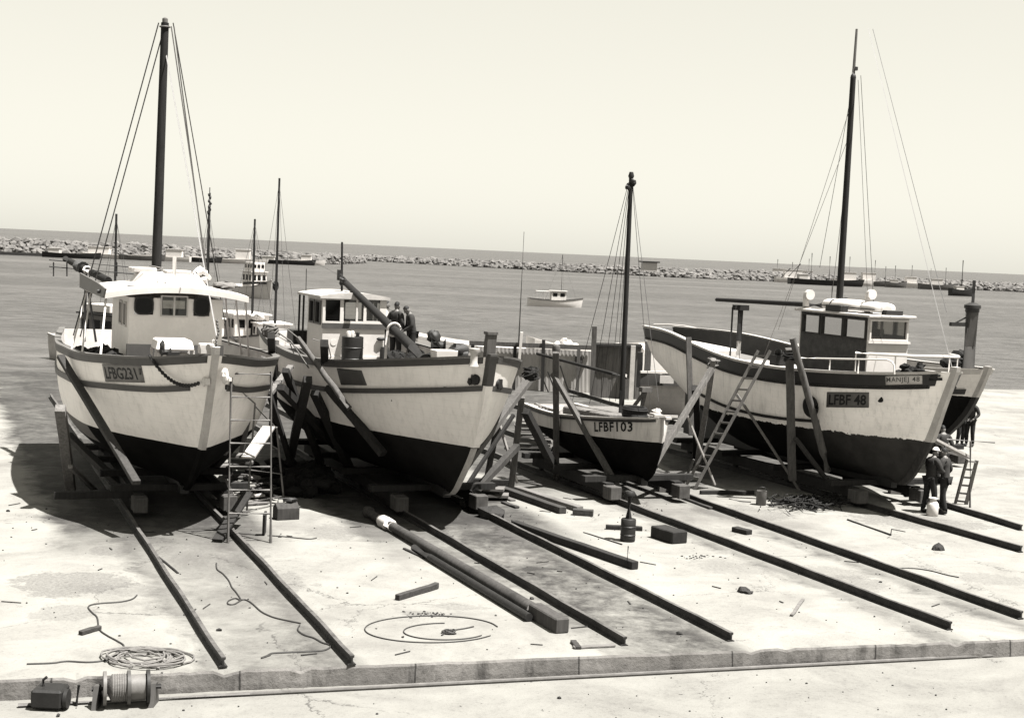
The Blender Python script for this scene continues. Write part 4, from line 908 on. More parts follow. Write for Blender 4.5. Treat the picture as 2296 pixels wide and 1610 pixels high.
def shore(b, top, bot, wd, h, m, label, name='timber_shore', hitside=None, yt=None, yb=None, zb=None, xt=None, roundp=False, ext=.9):
    if hitside is not None:
        q = b.hit(*top, side=hitside); a = V3((q.x, q.y+hitside*(.06+h/2), q.z))
    elif yt is not None: a = b.loc(*top, y=yt)
    else: a = b.loc(*top, x=xt)
    c = b.loc(*bot, z=zb) if zb is not None else b.loc(*bot, y=yb)
    a, c = b.W(a), b.W(c); d = (c-a).normalized()
    if c.z > .1 and d.z < -.2: c = c+d*min(ext, (c.z-.08)/-d.z)     # foot down to the ground or cradle
    mb = MB()
    if roundp: mb.tube([c.lerp(a, i/7)+V3((rnd.uniform(-.015, .015), 0, 0)) for i in range(8)], [wd/2*(1-.02*i) for i in range(8)], 10, wob=.07)
    else: mb.beam(c, a, wd, h, .006, 6)
    return solid(name, mb, m, label, 'shore', SH, bevel=0 if roundp else .008)
# LFBG231 boat, left side
shore(B1, (136, 799), (298, 1068), .17, .10, W_BROWN, 'brown plank shore crossing the bow of the LFBG231 boat below its number board', yt=-2.52, yb=-1.45, ext=.25)
shore(B1, (135, 915), (157, 1082), .22, .2, W_PALE, 'pale weathered post at the left edge beside the LFBG231 boat', yt=-2.65, zb=.35)
shore(B1, (152, 975), (243, 1062), .2, .14, W_BROWN, 'dark slanting brace under the LFBG231 boat, between pale post and plank', yt=-2.1, yb=-1.3)
shore(B1, (157, 1046), (195, 1082), .11, .09, W_PALE, 'short pale strut at the foot of the left edge post', yt=-2.4, zb=.4)
mb = MB(); a, c = B1.W((-3.6, -2.75, .42)), B1.W((-3.6, -1.0, .42)); mb.beam(a, c, .2, .16, .01, 4); solid('sill_beam', mb, W_DARK, 'dark sill beam on the ground under the left edge post', 'timber')
# between the LFBG231 boat and the drum boat
shore(B1, (652, 822), (533, 974), .16, .1, W_PALE, 'pale scaly plank leaning left above the trestle ladder', yt=3.2, yb=1.35)
shore(B1, (575, 918), (508, 1010), .18, .12, W_GREY, 'grey plank leaning below the pale scaly plank', yt=2.9, yb=1.5)
shore(B1, (560, 960), (456, 1072), .2, .14, W_DARK, 'dark heavy shore under the right side of the LFBG231 bow', yt=2.3, yb=.95)
shore(B1, (621, 764), (612, 905), .14, .14, W_GREY, 'pale round pole lashed to the dark trestle post', yt=3.5, yb=3.3, roundp=True)
shore(B2, (608, 752), (619, 1000), .17, .17, W_DARK, 'tall dark post with rope knot beside the trestle ladder', yt=-3.75, zb=.1)
shore(B2, (629, 868), (731, 975), .2, .16, W_DARK, 'dark thick brace from the roped post to the drum boat', yt=-3.5, yb=-1.8)
shore(B2, (668, 758), (735, 850), .15, .15, W_GREY, 'grey round pole with cut top leaning on the drum boat', yt=-3.1, yb=-2.55, roundp=True)
shore(B2, (727, 770), (731, 968), .18, .18, W_DARK, 'dark upright post against the side of the drum boat', yt=-2.72, zb=.5)
shore(B2, (748, 868), (832, 985), .2, .15, W_DARK, 'dark slanting shore across the white topsides of the drum boat', hitside=-1, yb=-1.55, ext=.5)
shore(B2, (603, 880), (640, 1000), .12, .12, W_DARK, 'thin dark strut behind the roped post', yt=-3.6, yb=-2.8)
mb = MB(); c = P(606, 741, 36.0)
for i in range(16): mb.ring(c+V3((rnd.uniform(-.07, .07), rnd.uniform(-.07, .07), rnd.uniform(-.16, .16))), rnd.uniform(.12, .19), .018, (rnd.uniform(-.6, .6), rnd.uniform(-.6, .6), 1), 12, 5)
mb.ball(c, (.15, .15, .16), 10, 7, .2); mb.tube([c, c+V3((.2, 0, -.05)), c+V3((.5, .1, -.25)), c+V3((.95, .2, -.9))], .02, 6); mb.tube([c, c+V3((.4, .1, .04)), c+V3((.7, .2, -.2))], .02, 6)
solid('rope_lashing', mb, ROPE, 'tangled rope lashing knotted round the dark post head', 'rope')
for (a_, b_, lab) in (((479, 786), (500, 703), None),): pass
for i, pth in enumerate([((590, 735), (660, 775), (705, 812), (722, 838)), ((650, 770), (674, 830), (672, 880), (655, 930)), ((700, 760), (735, 770), (742, 800), (728, 826))]):
    mb = MB(); mb.tube([P(x, y, 37.5+.5*k) for k, (x, y) in enumerate(pth)], .016, 6)
    solid('hanging_rope', mb, ROPE, ['slack rope from the roped post to the drum boat shores', 'rope hanging in a bight below the cut top pole', 'loop of rope round the dark upright post'][i], 'rope')
mb = MB(); mb.tube([P(648, 858, 37.2), P(714, 884, 38.2)], .03, 8); solid('scaffold_pipe', mb, GALV, 'thin metal pipe slung across shores beside the drum boat', 'pipe')
# between the drum boat and the small boat
shore(B2, (1186, 850), (1066, 1013), .2, .14, W_GREY, 'long grey shore against the port bow of the drum boat', yt=2.75, yb=.75)
shore(B2, (1170, 890), (1147, 1085), .16, .16, W_GREY, 'upright grey post right of the drum boat bow', yt=2.9, zb=.2)
shore(B2, (1160, 1000), (1076, 1090), .17, .15, W_BROWN, 'brown brace low down right of the drum boat bow', yt=2.75, zb=.45)
shore(B2, (1178, 922), (1220, 1004), .2, .18, W_DARK, 'dark brace leaning right towards the small LFBF103 boat', yt=3.0, yb=3.9)
shore(B2, (1120, 950), (1139, 1013), .07, .06, W_LIGHT, 'thin pale lath leaning behind the drum boat shores', yt=2.6, yb=2.9)
shore(B2, (1152, 930), (1074, 1048), .09, .09, W_DARK, 'thin dark strut behind the upright grey post', yt=3.0, yb=1.9)
shore(B2, (1116, 950), (1106, 1000), .13, .13, W_BROWN, 'short brown post behind the pale lath', yt=2.9, yb=2.9)
mb = MB(); c = P(1190, 838, 34.2)
for i in range(12): mb.ring(c+V3((rnd.uniform(-.08, .08), rnd.uniform(-.08, .08), rnd.uniform(-.12, .12))), rnd.uniform(.1, .17), .02, (rnd.uniform(-.6, .6), rnd.uniform(-.6, .6), 1), 12, 5)
mb.ball(c, (.15, .15, .15), 10, 7, .25); solid('rope_knot', mb, NET, 'dark bundle of rope on the head of the long grey shore', 'rope')
mb = MB(); a, c = G(1052, 1080, .1), G(1148, 1084, .1); mb.beam(a, c, .2, .18, .01, 4); solid('sill_beam', mb, W_DARK, 'dark sill beam under the upright grey post', 'timber')
mb = MB(); a, c = G(1068, 1107, .1), G(1116, 1106, .1); mb.beam(a, c, .3, .2, .01, 3); solid('timber_block', mb, W_GREY, 'squared block at the end of the flat planks right of the drum boat', 'block', bevel=.01)
# small boat
shore(B3, (1246, 790), (1247, 1058), .17, .17, W_GREY, 'upright grey post with knobbed head before the small LFBF103 boat', yt=-1.45, zb=.25)
shore(B3, (1240, 838), (1357, 1043), .15, .12, W_GREY, 'grey shore slanting down under the small LFBF103 boat', yt=-1.4, yb=-.75)
mb = MB(); c = P(1247, 785, 39.5); mb.lathe(c-V3((0, 0, .1)), [(.09, 0), (.12, .12), (.10, .22), (.03, .26)], 10); solid('timber_finial', mb, W_GREY, 'knobbed timber cap on the upright grey post', 'timber')
mb = MB(); a, c = G(1244, 1066, .15), G(1302, 1066, .15); mb.beam(a, c, .3, .2, .01, 3); solid('timber_block', mb, W_PALE, 'pale squared block under the knobbed grey post', 'block', bevel=.01)
shore(B3, (1597, 826), (1482, 1016), .15, .12, W_PALE, 'pale shore leaning left onto the small LFBF103 bow', yt=2.3, yb=.7)
shore(B3, (1600, 806), (1561, 1056), .17, .17, W_PALE, 'thick pale upright pole beside the ladder foot', yt=2.35, zb=.2, roundp=True)
shore(B3, (1544, 757), (1548, 905), .15, .15, W_GREY, 'grey post behind the pale shores at the stern of the LFBF 48 boat', yt=3.2, yb=3.2)
shore(B3, (1560, 870), (1562, 1030), .2, .2, W_DARK, 'dark post behind the thick pale pole', yt=3.1, zb=.2)
shore(B3, (1537, 922), (1577, 1022), .06, .05, W_LIGHT, 'thin pale lath leaning beside the pale shores', yt=2.0, yb=2.6)
mb = MB(); c = P(1599, 815, 40.2)
for i in range(8): mb.ring(c+V3((rnd.uniform(-.04, .04), rnd.uniform(-.04, .04), rnd.uniform(-.12, .12))), rnd.uniform(.12, .16), .018, (rnd.uniform(-.4, .4), rnd.uniform(-.4, .4), 1), 12, 5)
solid('rope_lashing', mb, ROPE, 'rope lashing joining the two pale shores', 'rope')
mb = MB(); a, c = G(1463, 1064, .2), G(1572, 1064, .2); mb.beam(a, c, .3, .16, .01, 4); solid('sill_beam', mb, W_GREY, 'grey sill beam right of the small LFBF103 boat', 'timber', bevel=.01)
mb = MB(); c = G(1491, 1103); mb.box(c+V3((0, .1, .17)), (.34, .34, .34)); solid('timber_block', mb, W_PALE, 'pale upright block under the right end of the grey sill beam', 'block', bevel=.015)
# LFBF 48 boat
shore(B4, (1770, 782), (1776, 1060), .2, .2, W_GREY, 'tall grey post with rope against the side of the LFBF 48 boat', yt=-2.6, yb=-1.9, ext=.2)
shore(B4, (1777, 758), (1838, 985), .2, .18, W_GREY, 'round grey shore slanting behind the tyre fender', yt=-2.75, yb=-1.75, roundp=True)
shore(B4, (1652, 884), (1767, 1060), .09, .07, W_PALE, 'thin pale pole slanting under the LFBF 48 boat', yt=-2.75, yb=-1.55)
shore(B4, (1783, 982), (1836, 1052), .12, .1, W_BROWN, 'brown brace at the foot of the tall grey post', yt=-2.2, yb=-1.4)
mb = MB(); c = B4.W(B4.loc(1772, 800, y=-2.55))
for i in range(9): mb.ring(c+V3((rnd.uniform(-.04, .04), rnd.uniform(-.04, .04), rnd.uniform(-.12, .12))), rnd.uniform(.14, .2), .02, (rnd.uniform(-.4, .4), rnd.uniform(-.4, .4), 1), 12, 5)
solid('rope_lashing', mb, NET, 'dark rope lashing on the tall grey post by the LFBF 48 boat', 'rope')
mb = MB(); c = G(2011, 1109); mb.box(c+V3((0, .2, .2)), (.34, .3, .4)); solid('timber_block', mb, W_PALE, 'pale block under the forefoot of the LFBF 48 boat', 'block', bevel=.015)

# ------------------------------------------------------------------ ladders and trestle
def ladder(name, pl0, pl1, pr0, pr1, n, m, label, r=.02, square=None, f0=.06, f1=.96, group=None):
    org = (V3(pl0)+V3(pr0))/2; t = thing(name, org, label, 'ladder', group); L = lambda p: V3(p)-org
    for a, c in ((pl0, pl1), (pr0, pr1)):
        mb = MB()
        if square: mb.beam(L(a), L(c), square[0], square[1], .003, 4)
        else: mb.tube([L(a), L(c)], r, 8)
        part('rail', mb, m, t)
    for i in range(n):
        f = f0+(f1-f0)*i/(n-1); a, c = L(V3(pl0).lerp(V3(pl1), f)), L(V3(pr0).lerp(V3(pr1), f)); mb = MB()
        if square: mb.beam(a, c, .03, .05)
        else: mb.tube([a, c], r*.8, 8)
        part('rung', mb, m, t)
    return t
y0_ = 29.75
tr = ladder('trestle_ladder', G(511, 1217), P(519, 832, 30.3), G(607, 1217), P(608, 834, 30.6), 7, GALV, 'tall metal trestle ladder standing by the LFBG231 bow', .031, f0=.17, f1=.985)
org = tr.location
for a, c in ((G(553, 1150), P(572, 905, 32.3)), (G(637, 1128), P(620, 958, 33.0))):
    mb = MB(); mb.tube([a-org, c-org], .022, 8); part('back_leg', mb, GALV, tr)
for i, f in enumerate((.1, .4, .72, .98)):
    a = G(553, 1150).lerp(P(572, 905, 32.3), f); c = G(637, 1128).lerp(P(620, 958, 33.0), f); mb = MB(); mb.tube([a-org, c-org], .018, 8); part('back_rung', mb, GALV, tr)
mb = MB(); mb.tube([P(519, 860, 30.3)-org, P(572, 905, 32.3)-org], .016, 6); part('spreader', mb, GALV, tr)
mb = MB(); mb.beam(P(603, 957, 32.2), P(556, 1026, 30.6), .28, .04); solid('scaffold_plank', mb, W_LIGHT, 'bright plank sloping across the trestle ladder rungs', 'plank')
mb = MB(); mb.beam(G(487, 1211, .05), P(556, 1105, 31.6), .22, .05); solid('dark_board', mb, W_DARK, 'dark board leaning on the left foot of the trestle ladder', 'board')
mb = MB(); mb.beam(G(592, 1197, .02), P(594, 1150, 30.6), .22, .05); solid('dark_board', mb, W_DARK, 'short dark board standing by the right foot of the trestle ladder', 'board')
mb = MB(); mb.beam(G(538, 1145, .05), P(505, 1072, 33), .08, .06); solid('lath', mb, W_GREY, 'grey lath leaning behind the trestle ladder', 'lath')
q = lambda px, py, y: B4.W(B4.loc(px, py, y=y))
lb, lb2 = G(1536, 1093), G(1557, 1098)
ladder('wooden_ladder', lb, q(1700, 786, -2.6), lb2, q(1727, 786, -2.45), 12, W_PALE, 'wooden ladder leaning against the side of the LFBF 48 boat', square=(.045, .08), f0=.08)
mb = MB(); mb.beam(G(1524, 1104, .02), P(1556, 1030, 38.6), .06, .05); solid('trestle', mb, W_GREY, 'splayed grey trestle leg at the wooden ladder foot', 'trestle')

# ------------------------------------------------------------------ breakwater rocks (uncountable: stuff)
def rock(mb, c, r):
    t = (1+5**.5)/2; R_ = Matrix.Rotation(rnd.uniform(0, 6.3), 3, 'Z') @ Matrix.Rotation(rnd.uniform(0, 6.3), 3, 'X'); sc = (rnd.uniform(.7, 1.3), rnd.uniform(.7, 1.2), rnd.uniform(.5, .9))
    vs = [(-1, t, 0), (1, t, 0), (-1, -t, 0), (1, -t, 0), (0, -1, t), (0, 1, t), (0, -1, -t), (0, 1, -t), (t, 0, -1), (t, 0, 1), (-t, 0, -1), (-t, 0, 1)]
    fs = [(0, 11, 5), (0, 5, 1), (0, 1, 7), (0, 7, 10), (0, 10, 11), (1, 5, 9), (5, 11, 4), (11, 10, 2), (10, 7, 6), (7, 1, 8), (3, 9, 4), (3, 4, 2), (3, 2, 6), (3, 6, 8), (3, 8, 9), (4, 9, 5), (2, 4, 11), (6, 2, 10), (8, 6, 7), (9, 8, 1)]
    out = []
    for v in vs:
        q = R_ @ (V3(v)*(.52*r*rnd.uniform(.75, 1.2))); out.append(V3(c)+V3((q.x*sc[0], q.y*sc[1], q.z*sc[2])))
    mb.add(out, fs)
def breakwater(path, hts, n, rmin, rmax, m, name, wide=9):
    """path: ground points at the near waterline; mound of rocks rising away from the viewer"""
    mb = MB(); seg = [(path[i+1]-path[i]).length for i in range(len(path)-1)]; tot = sum(seg)
    def at(s_):
        i = 0
        while i < len(seg)-1 and s_ > seg[i]: s_ -= seg[i]; i += 1
        t = s_/seg[i]; return path[i].lerp(path[i+1], t), hts[i]+(hts[i+1]-hts[i])*t
    rows = []
    for k in range(61):
        p, h = at(tot*k/60); rows.append([p+V3((0, .5, -1.5)), p+V3((0, wide*.5, h*.62)), p+V3((0, wide, h*.75)), p+V3((0, wide*2, h*.4)), p+V3((0, wide*2.4, -1.5))])
    mb.grid(rows, False); solid(name.replace('rocks', 'core'), mb, ROCKD, None, None, kind='stuff'); mb = MB()  # core coloured dark to paint shade into the gaps between rocks
    for k in range(n):
        p, h = at(rnd.uniform(0, tot)); f = rnd.random()**.8; z = h*(f**.85); r = rnd.uniform(rmin, rmax)
        rock(mb, p+V3((0, f*wide+rnd.uniform(-1, 1), z*.82-.1+rnd.uniform(-.2, .35))), r)
    return solid(name, mb, m, None, None, kind='stuff')
sp = lambda x, y: G(x, y, SEAZ)
breakwater([sp(-120, 560), sp(140, 574), sp(360, 579), sp(560, 586), sp(720, 593), sp(812, 591)], [5.2, 5.0, 4.8, 4.4, 4.2, 2.2], 1700, .7, 2.1, ROCK, 'near_breakwater_rocks', 8)
breakwater([sp(806, 584), sp(900, 590), sp(1200, 606), sp(1500, 622), sp(1700, 630), sp(1900, 638), sp(2130, 648), sp(2420, 661)], [2.6, 3.0, 3.6, 4.2, 4.6, 4.4, 4.2, 4.0], 2700, .7, 2.0, ROCK, 'far_breakwater_rocks', 8)
# low quay in front of the near breakwater
mb = MB(); a = [sp(-60, 569), sp(140, 577), sp(360, 584), sp(700, 592)]
rows = [[p+V3((0, 0, -1)), p+V3((0, 0, .9)), p+V3((0, 3, .9)), p+V3((0, 3, -1))] for p in a]; mb.grid(rows, False, True); mb.add(rows[-1], [(0, 1, 2, 3)])
solid('quay', mb, QUAY, 'long low dark quay in front of the left breakwater', 'quay')

# ------------------------------------------------------------------ boats afloat
DARKH = mat('dark far hull', .03, .6, .4, .8, 0); GREYH = mat('grey far hull', .2, .6, .3, .8, 0)
def afloat(x, y, L, yaw, label, hullm=WHITE, cab=(.1, .45, 1.5), cabm=WHITE, mast=None, B=.16, free=.9, name='moored_boat', grp='boats moored in the harbour', Y=None, detail=0, roofm=None, cat='boat', bow=.5):
    """a boat floating at photo pixel x,y (its waterline, middle)"""
    c = sp(x, y); t = thing(name, c, label, cat, grp, math.radians(yaw)); W_ = L*B
    mb = MB()
    for sd in (-1, 1):
        rows = []
        for i in range(13):
            f = i/12; X_ = -L/2+L*f; hb = W_*(.82+.18*min(1, f*4))*(1-max(0, (f-.45)/.55)**2.3); top = free*(1+.25*abs(2*f-.9)**2+(bow*max(0, f-.6)*2.0)**2)
            rk = (.04*L)*max(0, f-.7)/.3
            rows.append([(X_, sd*hb*.55, -.5), (X_+rk*.3, sd*hb*.86, .05), (X_+rk*.7, sd*hb*.97, top*.55), (X_+rk, sd*hb, top)])
        mb.grid(rows if sd < 0 else rows[::-1])
        if sd < 0: tr, lo = rows[0], rows
        else: mb.grid([tr, rows[0]], False); mb.grid([[(p[3][0], p[3][1], p[3][2]-.12) for p in lo], [(p[3][0], p[3][1], p[3][2]-.12) for p in rows]], False)
    part('hull', mb, hullm, t)
    if detail:
        mb = MB()
        for i in range(12):
            for sd in (-1, 1):
                a = []
                for f in (i/12, (i+1)/12):
                    hb = W_*(.82+.18*min(1, f*4))*(1-max(0, (f-.45)/.55)**2.3); top = free*(1+.25*abs(2*f-.9)**2+(bow*max(0, f-.6)*2.0)**2); a.append(V3((-L/2+L*f+(.04*L)*max(0, f-.7)/.3, sd*hb, top)))
                if (a[0]-a[1]).length > .05: mb.beam(a[0], a[1], .1, .12)
        part('gunwale', mb, GREYP if hullm is WHITE else WHITE2, t)
    if cab:
        x0, x1, h = -L/2+L*cab[0], -L/2+L*cab[1], cab[2]; w2 = W_*.62
        mb = MB(); mb.prism([(x0, -w2, free-.15), (x1, -w2, free-.15), (x1, w2, free-.15), (x0, w2, free-.15)], (0, 0, h)); cb = part('cabin', mb, cabm, t, .04)
        mb = MB(); mb.prism([(x0-.25, -w2-.15, free-.15+h+.003), (x1+.2, -w2-.15, free-.15+h+.003), (x1+.2, w2+.15, free-.15+h+.003), (x0-.25, w2+.15, free-.15+h+.003)], (0, 0, .09)); part('roof', mb, roofm or WHITE, cb)
        if detail:
            zc = free-.15+h*.66; hh = h*.34
            for k in (-1, 0, 1): window(cb, (x1+.001, k*w2*.62, zc), (0, 1, 0), (0, 0, 1), w2*.42, hh, .05, .03, cabm, DGLASS, .02)
            for sd in (-1, 1):
                n = max(2, int((x1-x0)/.9))
                for k in range(n): window(cb, (x0+(x1-x0)*(k+.5)/n, sd*(w2+.001), zc), (-sd*-1, 0, 0) if sd < 0 else (-1, 0, 0), (0, 0, 1), (x1-x0)/n*.6, hh, .05, .03, cabm, DGLASS, .02)
    if mast:
        for mx, mh, r in (mast if isinstance(mast, list) else [mast]):
            mb = MB(); X_ = -L/2+L*mx; mb.tube([(X_, 0, free*.5), (X_-.01*mh, 0, mh)], [r, r*.7], 8); ms = part('mast', mb, W_MAST, t)
            if detail:
                for dx, dy in ((L*.3, 0), (-L*.3, .3), (.2, -W_), (.2, W_)):
                    mb = MB(); mb.tube([(X_-.01*mh, 0, mh*.97), (max(-L*.48, min(L*.46, X_+dx)), dy*.9, free)], .012, 5); part('stay', mb, WIRE, ms)
    return t
# mid harbour
t = afloat(1243, 688, 8.2, 8, 'small white cabin boat with one mast moored alone in mid harbour', cab=(.42, .70, 1.55), mast=(.62, 8.0, .07), B=.15, free=1.0, detail=1)
mb = MB(); mb.span((-3.0, -.9, 2.3), (-.6, .9, 2.36)); part('awning', mb, CANVAS, t)
for x in (-2.9, -1.7):
    for y in (-.85, .85): mb = MB(); mb.tube([(x, y, .9), (x, y, 2.3)], .03, 6); part('awning_post', mb, WPIPE, t)
mb = MB(); mb.span((-4.05, -.9, .35), (-2.4, -1.15, .95)); 
# tug-like workboat seen from the bow quarter
t = afloat(572, 668, 9.5, -55, 'white workboat with two decks of windows and tyre at its bow', cab=(.30, .62, 2.3), mast=(.45, 7.4, .06), B=.2, free=1.5, detail=1, bow=.9, hullm=CREAM, name='workboat')
mb = MB(); mb.prism([(-1.7, -.95, 3.75), (.9, -.95, 3.75), (.9, .95, 3.75), (-1.7, .95, 3.75)], (0, 0, 1.25)); ud = part('upper_cabin', mb, WHITE, t, .03)
for k in (-1, 0, 1): window(ud, (.901, k*.6, 4.45), (0, 1, 0), (0, 0, 1), .42, .5, .05, .03, WHITE, DGLASS, .02)
for k in range(3): window(ud, (-1.3+.85*k, -.951, 4.45), (1, 0, 0), (0, 0, 1), .45, .5, .05, .03, WHITE, DGLASS, .02)
mb = MB(); mb.ring((4.0, 1.2, 1.9), .55, .2, (1, .8, 0), 18, 8); part('tyre', mb, TYRE, t)
mb = MB()
for i in range(9): mb.beam((4.6-.5*i, -1.9*(min(1, .25+i*.18)), 2.3-.03*i), (4.6-.5*(i+1), -1.9*(min(1, .25+(i+1)*.18)), 2.27-.03*i), .12, .35)
part('bulwark', mb, DARKP, t)
# boats lying just off the slip
t = afloat(232, 815, 8.5, -38, 'grey boat with dark roofed wheelhouse moored beyond the LFBG231 boat stern', hullm=WHITE2, cab=(.35, .75, 1.9), cabm=MIDG, mast=(.62, 9.4, .10), B=.17, free=1.35, detail=1, roofm=DARKP)
mb = MB(); mb.span((-1.0, -.8, 3.25), (1.6, .6, 3.75)); part('flying_bridge', mb, WHITE, t, .04)
t = afloat(455, 800, 10.5, -60, 'white boat moored hidden behind the LFBG231 wheelhouse with only its dark mast showing', cab=(.2, .6, 1.6), mast=(.55, 10.2, .13), B=.17, free=1.2, detail=1)
mb = MB()
for k in range(7): mb.ball((.42+rnd.uniform(-.08, .08), rnd.uniform(-.1, .1), 9.9+.2*k), (.1, .1, .13), 6, 5, .3)
mb.tube([(.42, 0, 9.8), (.4, 0, 11.6)], .03, 6)
part('mast_head_gear', mb, STEEL, t)
t = afloat(545, 800, 11, -62, 'white cabin boat with leaning dark mast moored right of the LFBG231 boat', cab=(.25, .66, 1.75), mast=(.66, 9.6, .10), B=.18, free=1.4, detail=1)
mb = MB(); mb.ball((1.9, .3, 2.9), (.9, .5, .3), 10, 7, .15); part('stowed_sail', mb, CANVAS, t)
t = afloat(606, 808, 9.5, -66, 'white boat with tallest dark pole mast moored between the two left boats', cab=(.3, .6, 1.4), mast=(.6, 12.4, .10), B=.18, free=1.25, detail=1)
mb = MB(); mb.ball((2.4, -.2, 1.75), (1.2, .7, .4), 10, 7, .12); part('stowed_awning', mb, CANVAS, t)
# boats along the near quay
NQ = 'small boats along the left quay'
for i, (x, y, L, m, cb, yaw, lab) in enumerate([
    (160, 577, 17, DARKH, (.1, .3, 1.6), 0, 'dark hulled boat at the far left end of the quay'), (262, 579, 22, WHITE, (.1, .4, 2.4), 2, 'long white boat on the quay left of the tall mast'),
    (318, 582, 14, GREYH, None, 0, 'grey open boat on the quay just left of the tall mast'), (382, 584, 13, WHITE, (.2, .6, 2.6), 178, 'white boat with high cabin on the quay right of the tall mast'),
    (440, 586, 16, DARKH, None, 0, 'dark open boat on the quay behind the rigging'), (508, 588, 26, WHITE, (.62, .80, 3.4), 3, 'longest white launch on the quay, cabin near the bow'),
    (640, 591, 20, DARKH, (.1, .3, 1.3), 0, 'low dark barge on the quay right of the tallest pole'), (690, 592, 12, WHITE, (.3, .6, 2.2), 0, 'small white boat at the right end of the quay')]):
    afloat(x, y+2, L, yaw, lab, m, cb, WHITE, None, .13, 1.4, grp=NQ)
# fleet at the right end of the breakwater
FQ = 'fishing fleet along the right breakwater'
for (x, y, L, m, cb, yaw, mst, lab) in [
    (1722, 630, 19, DARKH, (.1, .4, 3.8), 175, [(.3, 10, .22)], 'dark trawler with white wheelhouse, leftmost of the far fleet'),
    (1775, 634, 15, WHITE, (.25, .75, 3.6), 5, [(.5, 9, .2)], 'white launch left of the long dark barge in the far fleet'),
    (1850, 640, 30, DARKH, (.12, .24, 2.2), 0, [(.3, 13, .24), (.55, 12, .24)], 'long dark barge behind the right mast'),
    (1812, 632, 12, WHITE, (.25, .65, 3.2), 0, [(.5, 11, .2)], 'white boat with thin mast above the dark barge'),
    (1912, 640, 18, WHITE, (.2, .55, 3.6), 0, [(.4, 12.5, .22)], 'white boat with tall mast right of the right mast'),
    (1960, 642, 19, GREYH, (.2, .5, 3.8), 0, [(.5, 11.5, .22), (.75, 9, .2)], 'grey boat with two masts in the far fleet'),
    (2008, 645, 9, GREYH, (.2, .6, 1.4), 0, [(.45, 9.5, .22)], 'short dark boat in front of the far fleet'),
    (2052, 646, 18, WHITE, (.25, .5, 2.8), 0, [(.4, 10, .2)], 'white boat under the thin forestay in the far fleet'),
    (2102, 650, 16, GREYH, (.3, .6, 2.6), 0, [(.3, 9, .1), (.7, 9.5, .2)], 'grey boat with two thin poles near the right end of the fleet'),
    (2155, 664, 9, DARKH, (.2, .55, 1.2), 20, [(.5, 12, .22)], 'dark boat with tall pole, rightmost and nearest of the far fleet')]:
    afloat(x, y, L, yaw, lab, m, cb, WHITE, mst, .16, 2.1, grp=FQ)
for (a, c, lab) in (((1752, 622), (1772, 602), 'short'), ((1768, 620), (1795, 592), 'long')):
    mb = MB(); mb.tube([P(a[0], a[1], 640), P(c[0], c[1], 640)], .28, 6); solid('derrick_boom', mb, QUAY, f'{lab} slanting derrick boom over the white launch in the far fleet', 'derrick')
# hut on the breakwater
c = G(1455, 604, 1.6); t = thing('hut', c, 'small dark roofed hut on the far breakwater', 'hut')
mb = MB(); mb.box((0, 0, .9), (6, 3, 3.4)); part('wall', mb, WHITE2, t); mb = MB(); mb.prism([(-4, -2, 2.605), (4, -2, 2.605), (4, 2, 2.605), (-4, 2, 2.605)], (0, 0, .5)); part('roof', mb, DARKP, t)
for (x, lab) in ((1205, 'thin pole on the breakwater above the mid harbour boat'), (1392, 'thin channel marker pole left of the breakwater hut')):
    pass
# thin aerial in front of the fence
mb = MB(); a, c = P(1163, 770, 66), P(1175, 520, 66); mb.tube([a, c], [.035, .012], 6); solid('aerial', mb, STEEL, 'thin tall aerial rising beside the white fence post', 'aerial')

# ------------------------------------------------------------------ corrugated fence, timber screen, boats behind
FY = 66.0
t = thing('corrugated_fence', G(1190, 893), 'corrugated iron fence with timber posts at the water edge', 'fence'); org = t.location
def fp(px, py, dY=0): return P(px, py, FY+dY)-org
mb = MB(); rows = []; n = 150
for i in range(n+1):
    px = 1056+(1326-1056)*i/n; off = .009*math.sin(i*2*math.pi/5); rows.append([fp(px, 776+.045*(px-1056), off), fp(px, 892+.045*(px-1056)*.4, off)])
mb.grid(rows); part('panel', mb, CORR, t)
mb = MB(); mb.beam(fp(1052, 769, -.15), fp(1328, 780, -.15), .14, .2); part('top_rail', mb, W_GREY, t)
for px, m, y0, wd in ((1155, W_DARK, 775, .16), (1219, W_DARK, 762, .18), (1060, W_DARK, 772, .16), (1298, W_GREY, 782, .1)):
    mb = MB(); mb.beam(fp(px, y0, -.2), fp(px-4, 892, -.2), wd, .15); part('post', mb, m, t)
mb = MB(); mb.beam(fp(1170, 745, -.35), fp(1164, 812, -.35), .28, .12); part('post', mb, WHITE, t)
mb = MB(); mb.box(fp(1297, 806, -.1), (.32, .08, .26)); part('sign_box', mb, GREYP, t)
for px, y0, y1 in ((1240, 833, 886), (1268, 820, 882), (1225, 840, 888)):
    mb = MB(); mb.beam(fp(px-12, y0, -.5), fp(px+8, y1, -.5), .07, .06); part('leaning_lath', mb, W_DARK, t)
t = thing('timber_screen', P(1380, 898, 64), 'brown vertical board screen behind the small boat mast', 'screen'); org = t.location
mb = MB(); q = lambda px, py, dY=0: P(px, py, 64+dY)-org
for i in range(9):
    xa = 1328+12.3*i; xb = xa+12.25; d = .012*(i % 2); e = 768+.03*(xa-1328)
    mb.prism([q(xa, e, d), q(xb, e+.4, d), q(xb-4, 900, d), q(xa-4, 899, d)], (0, .05, 0))
part('board_panel', mb, wood('grey brown boards', .2), t)
mb = MB(); mb.beam(q(1326, 773, -.08), q(1440, 777, -.08), .3, .08); part('top_rail', mb, W_DARK, t)
for px, y0, y1, m, wd in ((1333, 732, 900, W_GREY, .3), (1420, 775, 900, WHITE2, .22)):
    mb = MB(); mb.beam(q(px, y0, -.3), q(px-6, y1, -.3), wd, .2); part('post', mb, m, t)
